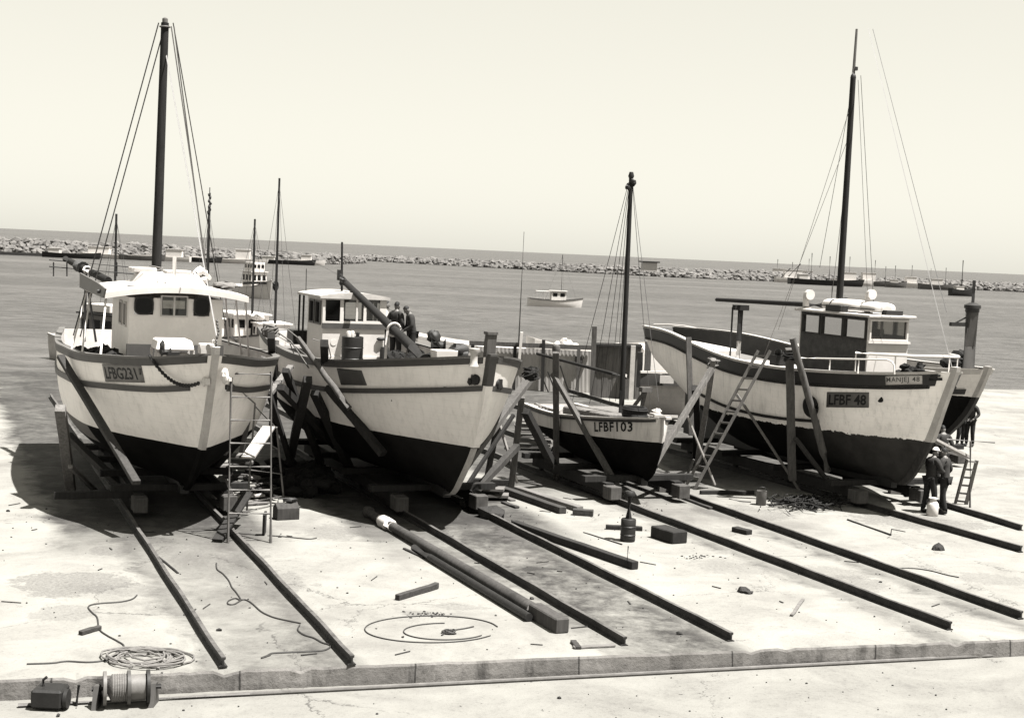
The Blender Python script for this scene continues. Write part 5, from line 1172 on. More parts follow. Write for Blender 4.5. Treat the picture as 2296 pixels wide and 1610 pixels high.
mb = MB(); mb.beam(P(1454, 766, 60), P(1447, 906, 60), .28, .24, .01, 3); solid('timber_pile', mb, W_GREY, 'tall grey timber pile right of the brown board screen', 'pile')
mb = MB(); mb.beam(P(1436, 790, 61), P(1432, 868, 61), .3, .2, .01, 3); solid('timber_pile', mb, W_DARK, 'dark timber pile left of the tall grey pile', 'pile')
t = afloat(1190, 800, 13, 6, 'long white boat showing only its rail above the corrugated fence', cab=None, B=.14, free=2.6, bow=0)
t.location = P(1215, 790, 76); t.location.z = -1.35
t = afloat(1380, 800, 9, 10, 'white boat with gear behind the brown board screen', cab=None, B=.16, free=2.9, bow=0); t.location = P(1385, 790, 74); t.location.z = -1.5
mb = MB()
for i in range(14): mb.ball((-4+rnd.uniform(0, 7.5), rnd.uniform(-.9, .4), 3.0+rnd.uniform(0, .3)), (rnd.uniform(.2, .5), .3, rnd.uniform(.12, .25)), 7, 5, .25)
tag(part('deck_gear', mb, WHITE2, t), None, None, None, 'stuff')
# hauled out boat behind the stern of the LFBF 48 boat
t = thing('hauled_boat', P(1490, 912, 54), 'white boat with grey upper strake and pale square, propped behind the LFBF 48 stern', 'boat'); org = t.location
q = lambda px, py, dY=0: P(px, py, 54+dY)-org
for nm, y0, y1, d0, d1, m in (('hull', 836, 940, 0, 1.6, hull_mat('hauled hull paint', .5, .01, -50)), ('upper_strake', 838, 864, -.05, -.03, GREYP)):
    mb = MB(); rows = []
    for k in range(7):
        f = k/6; rows.append([q(px, y0+(y1-y0)*f+.02*(px-1440), d0+(d1-d0)*f**2+o) for px, o in ((1436, 0), (1480, .1), (1530, .5), (1580, 1.2), (1640, 2.6))])
    mb.grid(rows, False); mb.grid([[q(1436, y0, d0), q(1436, y0-3, 3)], [q(1436, y1, d1), q(1436, y1, 3)]], False); part(nm, mb, m, t)
mb = MB(); mb.beam(q(1436, 834, -.06), q(1545, 836, .5), .1, .08); part('gunwale', mb, WHITE, t)
mb = MB(); mb.prism([q(1480, 842, -.0), q(1511, 843, .12), q(1510, 860, .12), q(1479, 859, 0)], (0, -.05, 0)); part('pale_square', mb, WHITE2, t)
mb = MB(); mb.beam(q(1500, 829, .5), q(1535, 827, .7), .15, .15); part('deck_pipe', mb, STEEL, t)
# plank stacks and clutter seen between the shores
for i, (x0, y0, x1, y1, Y, n, lab) in enumerate([(1160, 966, 1240, 972, 46, 6, 'stack of pale planks seen under the small LFBF103 stern'), (1070, 1060, 1135, 1062, 36.5, 2, 'pair of pale planks behind the sill beam right of the drum boat'), (505, 1040, 560, 1030, 38, 4, 'pale planks stacked behind the trestle ladder')]):
    a, c = P(x0, y0, Y), P(x1, y1, Y); a.z = c.z = 0
    t = thing('plank_stack', a.lerp(c, .5), lab, 'planks'); org = t.location
    for k in range(n):
        mb = MB(); dz = .12+.16*k; j = rnd.uniform(-.15, .15); mb.beam(a-org+V3((j, rnd.uniform(-.1, .1), dz)), c-org+V3((j, rnd.uniform(-.1, .1), dz)), .5, .06, .004, 3); part('plank', mb, W_FLATP, t)

# ------------------------------------------------------------------ things lying on the slip
def lay(name, a, c, wd, h, m, label, cat, za=0, zc=None, jit=.006, bevel=.01, seg=5, group=None):
    zc = za if zc is None else zc; p, q = G(*a, za), G(*c, zc); mb = MB(); mb.beam(p+V3((0, 0, h/2)), q+V3((0, 0, h/2)), wd, h, jit, seg)
    return solid(name, mb, m, label, cat, group, bevel=bevel)
# long spar and pipe
t = thing('spar', G(1040, 1285), 'long dark spar with white wrapping lying on the ground', 'spar'); org = t.location
a, c = G(826, 1160), G(1240, 1408); a.z = c.z = 0; d = (a-c).normalized()
mb = MB(); mb.tube([c.lerp(a, f)+V3((0, 0, .115))-org for f in [i/12 for i in range(13)]], [.115-.02*i/12 for i in range(13)], 12, wob=.03); SPARM = wood('grey spar timber', .11); part('shaft', mb, SPARM, t)
mb = MB(); mb.beam(c-d*.35+V3((0, 0, .125))-org, c+d*.75+V3((0, 0, .125))-org, .25, .25, .004, 3); part('square_heel', mb, SPARM, t, .02)
mb = MB(); q = c.lerp(a, .87)+V3((0, 0, .11))-org; mb.tube([q-d*.42, q-d*.2, q, q+d*.22, q+d*.42], [.12, .15, .14, .16, .115], 12, wob=.06); part('canvas_wrapping', mb, CANVAS, t)
mb = MB(); mb.lathe(a+V3((0, 0, .12))-org, [(.10, -.1), (.135, -.08), (.14, .06), (.10, .09)], 14, d); part('end_collar', mb, SPARM, t)
a, c = G(928, 1236), G(1186, 1394); mb = MB(); mb.tube([a.lerp(c, i/6)+V3((0, 0, .075)) for i in range(7)], .072, 12); solid('iron_pipe', mb, STEEL, 'iron pipe lying alongside the long spar', 'pipe')
lay('lath', (905, 1231), (950, 1252), .06, .04, W_FLAT, 'short dark lath by the upper end of the iron pipe', 'lath')
lay('timber_baulk', (1152, 1182), (1424, 1277), .17, .16, W_DARK, 'dark squared baulk with iron spike lying between the rails', 'timber')
mb = MB(); p = G(1405, 1274); mb.tube([p+V3((0, 0, .1)), p+V3((.01, 0, .45))], .014, 6); solid('iron_spike', mb, STEEL, 'iron spike standing in the end of the dark baulk', 'spike')
TB = 'timbers lying right of the drum boat'
lay('timber_baulk', (1120, 1102), (1262, 1152), .2, .16, W_FLAT, 'front squared baulk of the pair right of the drum boat', 'timber', group=TB)
lay('timber_baulk', (1152, 1099), (1300, 1147), .2, .13, W_FLATP, 'rear paler baulk of the pair right of the drum boat', 'timber', group=TB)
lay('plank', (1098, 1104), (1150, 1124), .16, .05, W_FLATP, 'short pale plank at the head of the baulk pair', 'plank', group=TB)
lay('plank', (1128, 1128), (1160, 1140), .13, .05, W_FLAT, 'short dark plank left of the baulk pair', 'plank', group=TB)
lay('timber_block', (1284, 1154), (1330, 1157), .2, .15, W_FLAT, 'cut block at the lower end of the baulk pair', 'block')
mb = MB(); rock(mb, G(1106, 1160)+V3((0, 0, .08)), .36); solid('stone', mb, ROCKD, 'dark stone beside the baulk pair', 'stone')
lay('timber_block', (1474, 1203), (1524, 1219), .42, .27, W_DARK, 'heavy dark wooden block standing by the rail', 'block', bevel=.02)
lay('timber_block', (1646, 1191), (1680, 1199), .2, .11, W_DARK, 'small dark wedge block between the two right rails', 'block')
lay('timber_offcut', (890, 1346), (980, 1319), .1, .11, W_FLAT, 'grey timber offcut beside the long spar', 'timber')
lay('timber_offcut', (179, 1424), (224, 1411), .09, .07, W_FLAT, 'short timber offcut at the left between the ropes', 'timber')
lay('lath', (355, 1249), (400, 1286), .045, .03, W_DARK, 'thin dark stick beside the leftmost rail', 'stick')
lay('lath', (1775, 1382), (1800, 1346), .06, .04, W_FLATP, 'pale stick lying between the kerb rails at the right', 'stick')
lay('lath', (1285, 1454), (1378, 1449), .1, .04, W_FLATP, 'thin pale plank lying along the kerb edge', 'plank')
lay('lath', (1285, 1440), (1297, 1456), .1, .05, W_FLAT, 'short crosspiece at the left end of the thin pale plank', 'plank')
lay('timber_baulk', (1358, 1186), (1440, 1190), .12, .1, W_DARK, 'dark baulk lying behind the dark keg', 'timber')
lay('timber_baulk', (1570, 1108), (1690, 1108), .12, .1, W_DARK, 'dark baulk lying left of the upright pail', 'timber')
lay('plank', (1508, 1108), (1600, 1142), .25, .06, W_FLAT, 'flat grey plank lying beside the rail left of the pail', 'plank')
lay('iron_bar', (1900, 1166), (1998, 1201), .045, .035, STEEL, 'iron bar with hook end lying at the right', 'bar')
mb = MB(); p = [G(1997, 1200, .03), G(1999, 1186, .22), G(2030, 1192, .2)]; mb.tube(p, .012, 6); solid('iron_hook', mb, STEEL, 'bent iron hook at the end of the iron bar', 'hook')
lay('lath', (1308, 1194), (1395, 1222), .03, .025, W_FLAT, 'thin stick lying left of the dark keg', 'stick')
for (x, y, r, lab) in ((1669, 1327, .13, 'dark stone lying alone between the two long right rails'), (1679, 1331, .09, 'smaller stone touching the lone dark stone'), (2104, 1233, .14, 'dark stone at the far right of the slip'), (1524, 1422, .06, 'small stone near the middle of the kerb')):
    mb = MB(); rock(mb, G(x, y)+V3((0, 0, r*.25)), r); solid('stone', mb, ROCKD, lab, 'stone')
# keg with shadow upright, pails, milk can, toolbox
t = thing('keg', G(1407, 1213), 'dark ribbed keg standing between the rails with a dark shadow upright on top', 'keg')
mb = MB(); mb.lathe((0, 0, 0), [(.15, 0), (.165, .02), (.165, .14), (.175, .15), (.165, .16), (.165, .32), (.175, .33), (.165, .34), (.165, .48), (.15, .5)], 20); part('body', mb, DRUM, t)
mb = MB(); mb.tube([(0, .02, .5), (0, .03, 1.0)], .075, 10); part('shadow_upright', mb, STEEL, t)  # solid upright standing in for a shadow above the keg
mb = MB(); mb.lathe((0, .03, 1.0), [(.12, 0), (.13, .05), (.1, .1)], 12); part('flange', mb, STEEL, t)  # head of the shadow upright
def pail(px, py, r, h, m, label, name='pail', cat='pail', handle=True):
    t = thing(name, G(px, py), label, cat); mb = MB(); mb.lathe((0, 0, 0), [(r*.9, 0), (r*.96, .01), (r, h*.97), (r*1.04, h*.97), (r*1.04, h), (r*.92, h), (r*.9, h*.9)], 18); part('body', mb, m, t)
    if handle: mb = MB(); mb.ring((0, 0, h*.95), r*1.03, .008, (0, 1, .5), 14, 5, 0, math.pi); part('handle', mb, STEEL, t)
    return t
pail(1706, 1132, .135, .37, GALV, 'pale metal pail standing upright in front of the LFBF 48 boat')
pail(1763, 1127, .09, .15, GALV, 'small pale tin right of the upright pail', 'tin', 'tin')
t = thing('milk_can', G(2090, 1156), 'white milk can standing at the feet of two workmen', 'can')
mb = MB(); mb.lathe((0, 0, 0), [(.13, 0), (.145, .02), (.145, .29), (.12, .34), (.085, .37), (.085, .42), (.11, .43), (.11, .46), (.05, .47)], 20); part('body', mb, WHITE, t)
for sd in (-1, 1): mb = MB(); mb.ring((sd*.13, 0, .36), .04, .009, (0, 1, 0), 12, 5); part('handle', mb, STEEL, t)
t = thing('toolbox', G(641, 1163), 'dark wooden toolbox with pitched lid beside the trestle ladder', 'toolbox', None, .5)
mb = MB(); mb.prism([(-.26, -.16, 0), (-.26, .16, 0), (-.26, .16, .26), (-.26, 0, .38), (-.26, -.16, .26)], (.52, 0, 0)); part('chest', mb, W_BROWN, t, .008)
mb = MB(); mb.tube([(-.2, 0, .38), (-.2, 0, .46), (.2, 0, .46), (.2, 0, .38)], .015, 6); mb.ball((.1, .02, .42), (.16, .08, .06), 8, 5, .3); part('handle', mb, STEEL, t)
# ropes and cables on the concrete
def cable(pts, r, m, label, name='cable', cat='cable', z=.012, n=6, closed=0):
    P_ = [G(x, y, z) for x, y in pts]; out = []
    for i in range(len(P_)-1):
        a, b_, c, d = P_[max(0, i-1)], P_[i], P_[i+1], P_[min(len(P_)-1, i+2)]
        for k in range(n):
            t = k/n; out.append(.5*((2*b_)+(c-a)*t+(2*a-5*b_+4*c-d)*t*t+(3*b_-a-3*c+d)*t**3))
    out.append(P_[-1]); mb = MB(); mb.tube(out, r, 6); return solid(name, mb, m, label, cat)
cable([(307, 1334), (296, 1343), (270, 1349), (228, 1352), (204, 1356), (198, 1362), (208, 1374), (218, 1384), (223, 1410), (240, 1424), (262, 1436), (278, 1448), (262, 1462), (242, 1478), (200, 1484), (150, 1482), (117, 1486), (60, 1488)], .013, WIRE, 'thin cable wandering over the concrete at the left')
cable([(485, 1262), (487, 1276), (500, 1286), (513, 1301), (520, 1316), (530, 1328), (541, 1346), (528, 1341), (512, 1347), (512, 1354), (526, 1354), (545, 1344), (562, 1350), (585, 1370), (604, 1380), (622, 1386), (650, 1392), (674, 1397)], .013, WIRE, 'thin cable looping between the two left rails')
cable([(672, 1401), (668, 1412), (682, 1423), (704, 1430), (722, 1440), (741, 1447), (728, 1457), (690, 1460), (650, 1462), (612, 1464), (598, 1470), (586, 1475), (606, 1468)], .014, WIRE, 'rope with knotted end beside the second left rail', 'rope', 'rope')
mb = MB(); c = G(318, 1478)
for i in range(11):
    r = .62-.028*i+rnd.uniform(-.05, .05); o_ = V3((rnd.uniform(-.09, .09), rnd.uniform(-.12, .12), .016+.013*(i % 5))); ph, k3 = rnd.uniform(0, 6), rnd.uniform(.03, .11); mb.tube([c+o_+V3(((r+k3*math.sin(2.3*a*.25+ph))*.95*math.cos(a*.25+ph), (r+k3*math.cos(1.7*a*.25+ph))*.8*math.sin(a*.25+ph), .02*abs(math.sin(a*.9+ph)))) for a in range(int(rnd.uniform(11, 27)))], .015, 6)
solid('rope_coil', mb, ROPE, 'loose coil of rope near the kerb at the left', 'rope')
cable([(388, 1470), (372, 1486), (360, 1494), (352, 1500)], .018, ROPE, 'rope tail leading from the coil over the kerb', 'rope', 'rope')
for i, (dx, dy, sx, lab) in enumerate(((0, 0, 1.0, 'wide loop of wire lying in front of the long spar'), (30, 5, .62, 'second turn of wire inside the wide loop'))):
    pts = []
    for k in range(20):
        a = .5+k*(5.6 if i == 0 else 4.2)/19; pts.append((968+dx+150*sx*math.cos(a), 1410+dy+30*sx*math.sin(a)))
    cable(pts, .010, WIRE, lab, 'wire_loop', 'wire', n=4)
cable([(990, 1424), (1003, 1417), (1020, 1412), (1045, 1408), (1062, 1404)], .012, WIRE, 'twisted wire end in the middle of the wide loop', 'wire', 'wire')
mb = MB(); c = G(1006, 1419)
for i in range(5): mb.ring(c+V3((rnd.uniform(-.05, .05), rnd.uniform(-.03, .03), .02)), .09, .012, (rnd.uniform(-.3, .3), rnd.uniform(-.3, .3), 1), 10, 5)
solid('wire_knot', mb, WIRE, 'knot of wire at the centre of the wide loop', 'wire')
cable([(1995, 1278), (2015, 1284), (2032, 1280), (2010, 1274), (2050, 1274), (2090, 1280), (2120, 1288), (2150, 1294)], .012, WIRE, 'thin wire lying at the far right of the slip', 'wire', 'wire')
cable([(430, 1192), (470, 1188), (505, 1190), (540, 1196), (580, 1199)], .012, WIRE, 'cable crossing the left rails in front of the shadow')
cable([(600, 1200), (640, 1203), (690, 1208), (710, 1206)], .012, WIRE, 'cable lying right of the trestle ladder feet')
# heaps: uncountable scraps
mb = MB()
for i in range(150):
    px, py = rnd.gauss(1810, 45), rnd.gauss(1136, 6); c = G(px, py)+V3((0, 0, rnd.uniform(.02, .2))); a = rnd.uniform(0, 6.28); L = rnd.uniform(.12, .4); d = V3((math.cos(a), math.sin(a), rnd.uniform(-.25, .25)))*L
    c.z = max(c.z, abs(d.z)+.02); mb.tube([c-d, c+V3((0, 0, rnd.uniform(-.05, .08))), c+d], rnd.uniform(.008, .025), 5)
solid('scrap_heap', mb, NET, None, None, kind='stuff')
mb = MB()
for i in range(330):
    if rnd.random() < .8: c = kp(rnd.uniform(-4, 14), rnd.uniform(.3, 14), .004)
    else: c = kp(rnd.uniform(-4, 12), rnd.uniform(-2.5, -.3), -.296)
    r = rnd.uniform(.008, .022)*(2.2 if rnd.random() < .06 else 1); rock(mb, c+V3((0, 0, r*.2)), r)
solid('debris', mb, ROCKD, None, None, kind='stuff')
mb = MB()
for i in range(45):
    c = kp(rnd.uniform(-4, 14), rnd.uniform(.4, 15), .012); a = rnd.uniform(0, 6.28); L = rnd.uniform(.05, .2); d = V3((math.cos(a), math.sin(a), 0))*L; mb.beam(c-d, c+d, rnd.uniform(.012, .03), .014)
solid('wood_splinters', mb, W_FLAT, None, None, kind='stuff')
for (px, py, n, sx, sy, lab) in ((952, 1378, 60, 28, 3, None), (1570, 1249, 40, 20, 3, None), (395, 1412, 1, 1, 1, None)):
    mb = MB()
    for i in range(n): r = rnd.uniform(.006, .03); rock(mb, G(rnd.gauss(px, sx), rnd.gauss(py, sy))+V3((0, 0, r*.2)), r)
    solid('gravel', mb, ROCKD, None, None, kind='stuff')
# ------------------------------------------------------------------ winch in front of the kerb, lower left
t = thing('winch_drum', G(287, 1582, -.3), 'wire winch drum with two flanges standing before the kerb', 'winch'); org = t.location
u_ = (G(335, 1520, -.1)-G(240, 1524, -.1)).normalized(); cc = V3((0, 0, .26)); W2 = .29
prof = [(.17, -W2), (.17, 0)]
mb = MB(); pr = []
for i in range(15): pr += [(.185+.01*(i % 2), -W2+.06+(W2-.05)*i/15)]
mb.lathe(cc, [(.05, -W2)]+pr+[(.05, -.01)], 24, u_); part('wound_wire', mb, mat('wound winch wire', .26, .6, .4, 8, .4, (1, 1, 6)), t)
mb = MB(); mb.lathe(cc, [(.05, .03), (.175, .03), (.175, W2-.06), (.05, W2-.06)], 24, u_); part('bare_drum', mb, mat('bare drum iron', .3, .6, .4, 4, .2, spots=.4), t)
for s_, m in ((-W2-.03, GALV), (0, GREYP), (W2-.03, STEEL)):
    mb = MB(); mb.lathe(cc, [(.03, s_-.02), (.235, s_-.02), (.235, s_+.025), (.03, s_+.025)], 24, u_); part('flange', mb, m, t)
for s_ in (-W2-.12, W2+.06):
    mb = MB(); q = cc+u_*s_; mb.prism([q+V3((-.04, -.16, -.26)), q+V3((-.04, .16, -.26)), q+V3((-.04, .06, .05)), q+V3((-.04, -.06, .05))], u_*.07); part('bearing_stand', mb, GREYP, t)
mb = MB(); mb.tube([cc-u_*(W2+.2), cc+u_*(W2+.15)], .035, 10); part('shaft', mb, STEEL, t)
t = thing('winch_engine', G(112, 1585, -.3), 'dark winch engine housing at the lower left corner', 'engine')
mb = MB(); mb.box((0, 0, .16), (.42, .4, .26)); part('housing', mb, STEEL, t, .03)
mb = MB(); mb.lathe((.22, -.06, .15), [(.13, 0), (.13, .05), (.04, .07)], 18, (1, 0, 0)); part('flywheel', mb, STEEL, t)
mb = MB(); mb.tube([(-.1, 0, .28), (-.1, 0, .38), (-.05, 0, .42)], .02, 8); part('exhaust_pipe', mb, STEEL, t)
mb = MB(); mb.tube([(.33, .1, .0), (.36, .1, .3)], .02, 6); part('lever', mb, STEEL, t)
mb = MB(); mb.beam(G(140, 1552, -.28), P(122, 1494, G(122, 1500, -.1).y), .1, .06); solid('angle_strut', mb, WHITE2, 'pale angle strut slanting beside the dark winch engine', 'strut')
mb = MB(); p = G(365, 1505, 0); mb.beam(G(360, 1552, -.3), p+V3((0, -.05, 0)), .03, .03); solid('stake', mb, STEEL, 'thin iron stake against the kerb beside the winch drum', 'stake')

# ------------------------------------------------------------------ the boat at the right edge
HM6 = hull_mat('white hull at the edge', .6, .006, 2.42, .05, .3, .3)
yy = 44.0; xx_ = (29.8-yy*math.sin(RA))/math.cos(RA)
b = B6 = Boat('fishing_boat', 'white fishing boat cut off by the right edge, behind the LFBF 48 bow', (xx_, yy, 0), 22, 12.5, .62,
    list(zip(US9, [3.2, 3.1, 3.05, 3.05, 3.1, 3.15, 3.2, 3.25, 3.3])), list(zip(US9, [1.5, 1.9, 2.1, 2.1, 2.0, 1.65, 1.1, .5, 0])), STEMT, [(0, 1.6), (2, .5), (4, 0)], FULL, DEAD, group='fishing boats propped on the slipway')
b.make_hull(HM6, bul=.45); b.caprail(WHITE, .15); b.strake('rubbing_strake', DARKP, .62, .16, .05, u1=.98); b.strake('gunwale_band', WHITE2, 0, .14, .03); b.stempost(WHITE2, 2.42, 3.4, .16, .1); b.stempost(DARKP, .7, 2.415, .16, .1, 'fore_foot')
q = b.loc(2172, 815, x=-2.3); mb = MB(); mb.tube([(q.x, q.y, 2.75), (q.x, q.y, b.loc(2172, 700, x=-2.3).z)], .2, 16); k = b.part('funnel', mb, GREYP)
mb = MB(); z_ = b.loc(2172, 700, x=-2.3).z; mb.lathe((q.x, q.y, z_), [(.22, 0), (.22, .12), (.26, .12), (.26, .22), (.1, .3)], 16); b.part('funnel_cap', mb, DARKP, k)
mb = MB(); mb.tube([(q.x, q.y, z_+.2), (q.x, q.y, z_+1.0)], .05, 8); b.part('exhaust_stack', mb, STEEL, k)
mb = MB(); mb.beam(b.loc(2131, 727, x=-2.3), b.loc(2170, 728, x=-2.3), .12, .12); mb.beam(b.loc(2139, 726, x=-2.3), b.loc(2166, 712, x=-2.3), .04, .04); b.part('davit', mb, STEEL)
mb = MB()
for i in range(8): q = b.loc(2130+5*i, 795, x=-3.4); mb.ball((q.x, q.y, 3.0+rnd.uniform(0, .5)), (.3, .25, .2), 8, 5, .25)
tag(b.part('net_heap', mb, NET), None, None, None, 'stuff')
cradle(B6, 'timber cradle under the boat at the right edge', -9.5, -2.6, 1.95, .62)
# staging by the LFBF 48 bow
mb = MB(); mb.beam(P(2091, 984, 38.2), P(2166, 1023, 38.8), .32, .06); solid('staging_plank', mb, W_LIGHT, 'bright plank sloping by the LFBF 48 bow above the workmen', 'plank')
mb = MB(); mb.beam(P(2118, 1012, 39.2), P(2168, 1026, 39.4), .3, .05); solid('staging_plank', mb, W_FLATP, 'second paler plank just behind the sloping plank', 'plank')
mb = MB(); mb.tube([P(2122, 985, 39.6), P(2230, 992, 40)], .025, 8); solid('staging_pipe', mb, GALV, 'thin horizontal staging pipe at the right edge', 'pipe')
ladder('step_ladder', G(2142, 1128), P(2168, 1030, 38.6), G(2166, 1131), P(2190, 1032, 38.8), 6, W_PALE, 'pale short ladder at the right edge beside the staging plank', square=(.05, .09))
for (x, y, Y, lab) in ((2175, 1138, None, 'right'), (2118, 1140, None, 'left')):
    p = G(x, y); mb = MB(); mb.tube([p, P(x+1, 990 if lab == 'right' else 1000, p.y)], .03, 8); solid('staging_post', mb, GALV if lab == 'right' else W_GREY, f'{lab} upright post of the staging by the LFBF 48 bow', 'post')

# ------------------------------------------------------------------ people
def skin(name, J, E_, Rd, m, parent, root, extra=None, sub=2):
    ks = list(J); me = bpy.data.meshes.new(name+'_skel'); me.from_pydata([tuple(J[k]) for k in ks], [(ks.index(a), ks.index(c)) for a, c in E_], [])
    o = bpy.data.objects.new(name+'_skel', me); COL.objects.link(o); md = o.modifiers.new('skin', 'SKIN'); md.use_smooth_shade = True
    for i, k in enumerate(ks):
        sv = me.skin_vertices[0].data[i]; r = Rd[k]; sv.radius = r if isinstance(r, tuple) else (r, r); sv.use_root = (k == root)
    sb = o.modifiers.new('sub', 'SUBSURF'); sb.levels = sub; sb.render_levels = sub
    dg = bpy.context.evaluated_depsgraph_get(); nm = bpy.data.meshes.new_from_object(o.evaluated_get(dg)); bpy.data.objects.remove(o)
    mb = extra or MB(); n = len(mb.v); vs = [v.co.copy() for v in nm.vertices]; fs = [tuple(p.vertices) for p in nm.polygons]; mb.add(vs, fs, True)
    return part(name, mb, m, parent)
def person(loc, rz, label, top=CLOTHD, legs=CLOTHN, cap=None, lean=0.0, twist=0, arms=None, step=.0, scale=1.0, head_dn=.0, squat=0):
    t = thing('person', loc, label, 'person', None, rz); t.scale = (scale,)*3
    def up_(x, y, z):   # upper body bends forward about the hips
        h = z-.92; return V3((x, y*math.cos(lean)+h*math.sin(lean), .92+h*math.cos(lean)-y*math.sin(lean)))
    A_ = arms or dict(el=((-.26, -.02, 1.15), (.26, -.02, 1.15)), wr=((-.25, .12, .94), (.25, .12, .94)))
    J = dict(pel=V3((0, 0, .94)), waist=up_(0, 0, 1.10), chest=up_(0, .0, 1.30), nb=up_(0, -.01, 1.45), neck=up_(0, .01, 1.52), jaw=up_(0, .03+head_dn*.05, 1.57-head_dn*.02))
    for i, s_ in ((0, -1), (1, 1)):
        J[f'sh{i}'] = up_(s_*.18, 0, 1.41); J[f'el{i}'] = up_(*A_['el'][i]); J[f'wr{i}'] = up_(*A_['wr'][i]); d = (J[f'wr{i}']-J[f'el{i}']).normalized(); J[f'pm{i}'] = J[f'wr{i}']+d*.075
        J[f'hip{i}'] = V3((s_*.09, 0, .90)); J[f'kn{i}'] = V3((s_*.11, .04+step*s_*.5, .49)); J[f'an{i}'] = V3((s_*.12, -.01+step*s_, .09)); J[f'ft{i}'] = V3((s_*.13, .13+step*s_, .045))
    Rd = dict(pel=(.13, .10), waist=(.125, .095), chest=(.15, .11), nb=(.075, .07), neck=.055, jaw=.05)
    for i in (0, 1): Rd.update({f'sh{i}': .06, f'el{i}': .043, f'wr{i}': .028, f'pm{i}': (.038, .02), f'hip{i}': .085, f'kn{i}': .058, f'an{i}': .04, f'ft{i}': (.042, .032)})
    E_ = [('pel', 'waist'), ('waist', 'chest'), ('chest', 'nb'), ('nb', 'neck'), ('neck', 'jaw')]
    for i in (0, 1): E_ += [('nb', f'sh{i}'), (f'sh{i}', f'el{i}'), (f'el{i}', f'wr{i}'), (f'wr{i}', f'pm{i}'), ('pel', f'hip{i}'), (f'hip{i}', f'kn{i}'), (f'kn{i}', f'an{i}'), (f'an{i}', f'ft{i}')]
    mb = MB(); hc = up_(0, .035+head_dn*.06, 1.635-head_dn*.035); Rh = Matrix.Rotation(-(lean+head_dn), 3, 'X')
    mb.ball(hc, (.074, .094, .118), 14, 10, 0, Rh)
    H = lambda x, y, z: hc+Rh @ V3((x, y, z))
    mb.ball(H(0, .095, -.015), (.013, .022, .026), 8, 6, 0, Rh); mb.ball(H(0, .07, -.085), (.035, .03, .028), 8, 6, 0, Rh)
    for s_ in (-1, 1): mb.ball(H(s_*.076, -.005, -.005), (.012, .022, .034), 8, 6, 0, Rh); mb.ball(H(s_*.03, .083, .02), (.016, .01, .009), 8, 5, 0, Rh)
    for i, s_ in ((0, -1), (1, 1)):
        p, d = J[f'pm{i}'], (J[f'pm{i}']-J[f'wr{i}']).normalized(); fwd = V3((0, 1, 0)); sx = d.cross(fwd); sx = sx.normalized() if sx.length > .1 else V3((1, 0, 0)); cu = sx.cross(d).normalized()
        for k, L in enumerate((.065, .075, .07, .055)):
            a = p+cu*(-.027+.018*k)+d*.01; q = -sx*s_*.0+d; mb.tube([a, a+d*L*.45, a+d*L*.75+sx*s_*-.012, a+d*L*.92+sx*s_*-.03], [.009, .0088, .008, .006], 6)
        a = p-d*.045+cu*.03; mb.tube([a, a+cu*.028+d*.025, a+cu*.034+d*.055], [.011, .0095, .007], 6)
    skin('body', J, E_, Rd, SKIN, t, 'pel', mb)
    def grow(keys, g, ext={}):
        R2 = {}
        for k in keys: r = Rd[k]; R2[k] = tuple(v+g for v in r) if isinstance(r, tuple) else r+g
        R2.update(ext); return {k: J[k] for k in keys}, [e for e in E_ if e[0] in keys and e[1] in keys], R2
    ks = ['pel', 'waist', 'chest', 'nb', 'sh0', 'el0', 'wr0', 'sh1', 'el1', 'wr1']
    skin('jacket', *grow(ks, .026, dict(pel=(.165, .13), waist=(.16, .125), chest=(.185, .14), nb=(.085, .08), wr0=.042, wr1=.042)), top, t, 'waist')
    skin('trousers', *grow(['pel', 'hip0', 'kn0', 'an0', 'hip1', 'kn1', 'an1'], .022, dict(pel=(.15, .115), an0=.062, an1=.062)), legs, t, 'pel')
    for i in (0, 1):
        mb = MB(); a, f = J[f'an{i}'], J[f'ft{i}']; mb.ball((a+f)/2+V3((0, .02, -.012)), (.052, .15, .05), 10, 6); mb.tube([a+V3((0, 0, -.02)), a+V3((0, 0, .08))], .056, 10); part('boot', mb, STEEL, t)
    mb = MB(); vs_ = []
    rows = [[H(.081*math.sin(th)*math.cos(a), -.004+.101*math.sin(th)*math.sin(a), .012+.118*math.cos(th)) for a in [2*math.pi*k/16 for k in range(16)]] for th in [.02+i*.19 for i in range(9)]]
    rows = [[p if not (r > 5 and 1 <= k <= 7) else rows[5][k] for k, p in enumerate(row)] for r, row in enumerate(rows)]
    mb.grid(rows, True, True); part('hair', mb, HAIR, t)
    if cap:
        mb = MB(); mb.grid([[H(.09*math.sin(th)*math.cos(a), .108*math.sin(th)*math.sin(a), .025+.118*math.cos(th)) for a in [2*math.pi*k/16 for k in range(16)]] for th in [.02+i*.22 for i in range(7)]], True, True)
        mb.prism([H(-.06, .09, .045), H(.06, .09, .045), H(.045, .17, .03), H(-.045, .17, .03)], Rh @ V3((0, 0, .012))); part('cap', mb, cap, t)
    return t
pk = dict(el=((-.27, -.06, 1.16), (.27, -.06, 1.16)), wr=((-.17, .14, 1.0), (.17, .14, 1.0)))
q = B2.loc(889, 690, x=-12.2); person(B2.W((-12.2, q.y, 2.77)), -.55, 'man in dark jacket seen from behind, standing beside the box wheelhouse', arms=pk, scale=1.03)
q = B2.loc(927, 705, x=-11.9); person(B2.W((-11.9, q.y, 2.77)), 1.9, 'man in dark jacket bending his head, right of the man seen from behind', lean=.2, arms=dict(el=((-.25, .05, 1.15), (.25, .05, 1.15)), wr=((-.1, .28, 1.05), (.12, .26, 1.0))), head_dn=.5, scale=1.0)
q = B2.loc(864, 690, x=-13.0); person(B2.W((-13.0, q.y, 2.77)), -1.35, 'man in pale shirt half hidden behind the box wheelhouse', top=CLOTHL, arms=pk, scale=1.02)
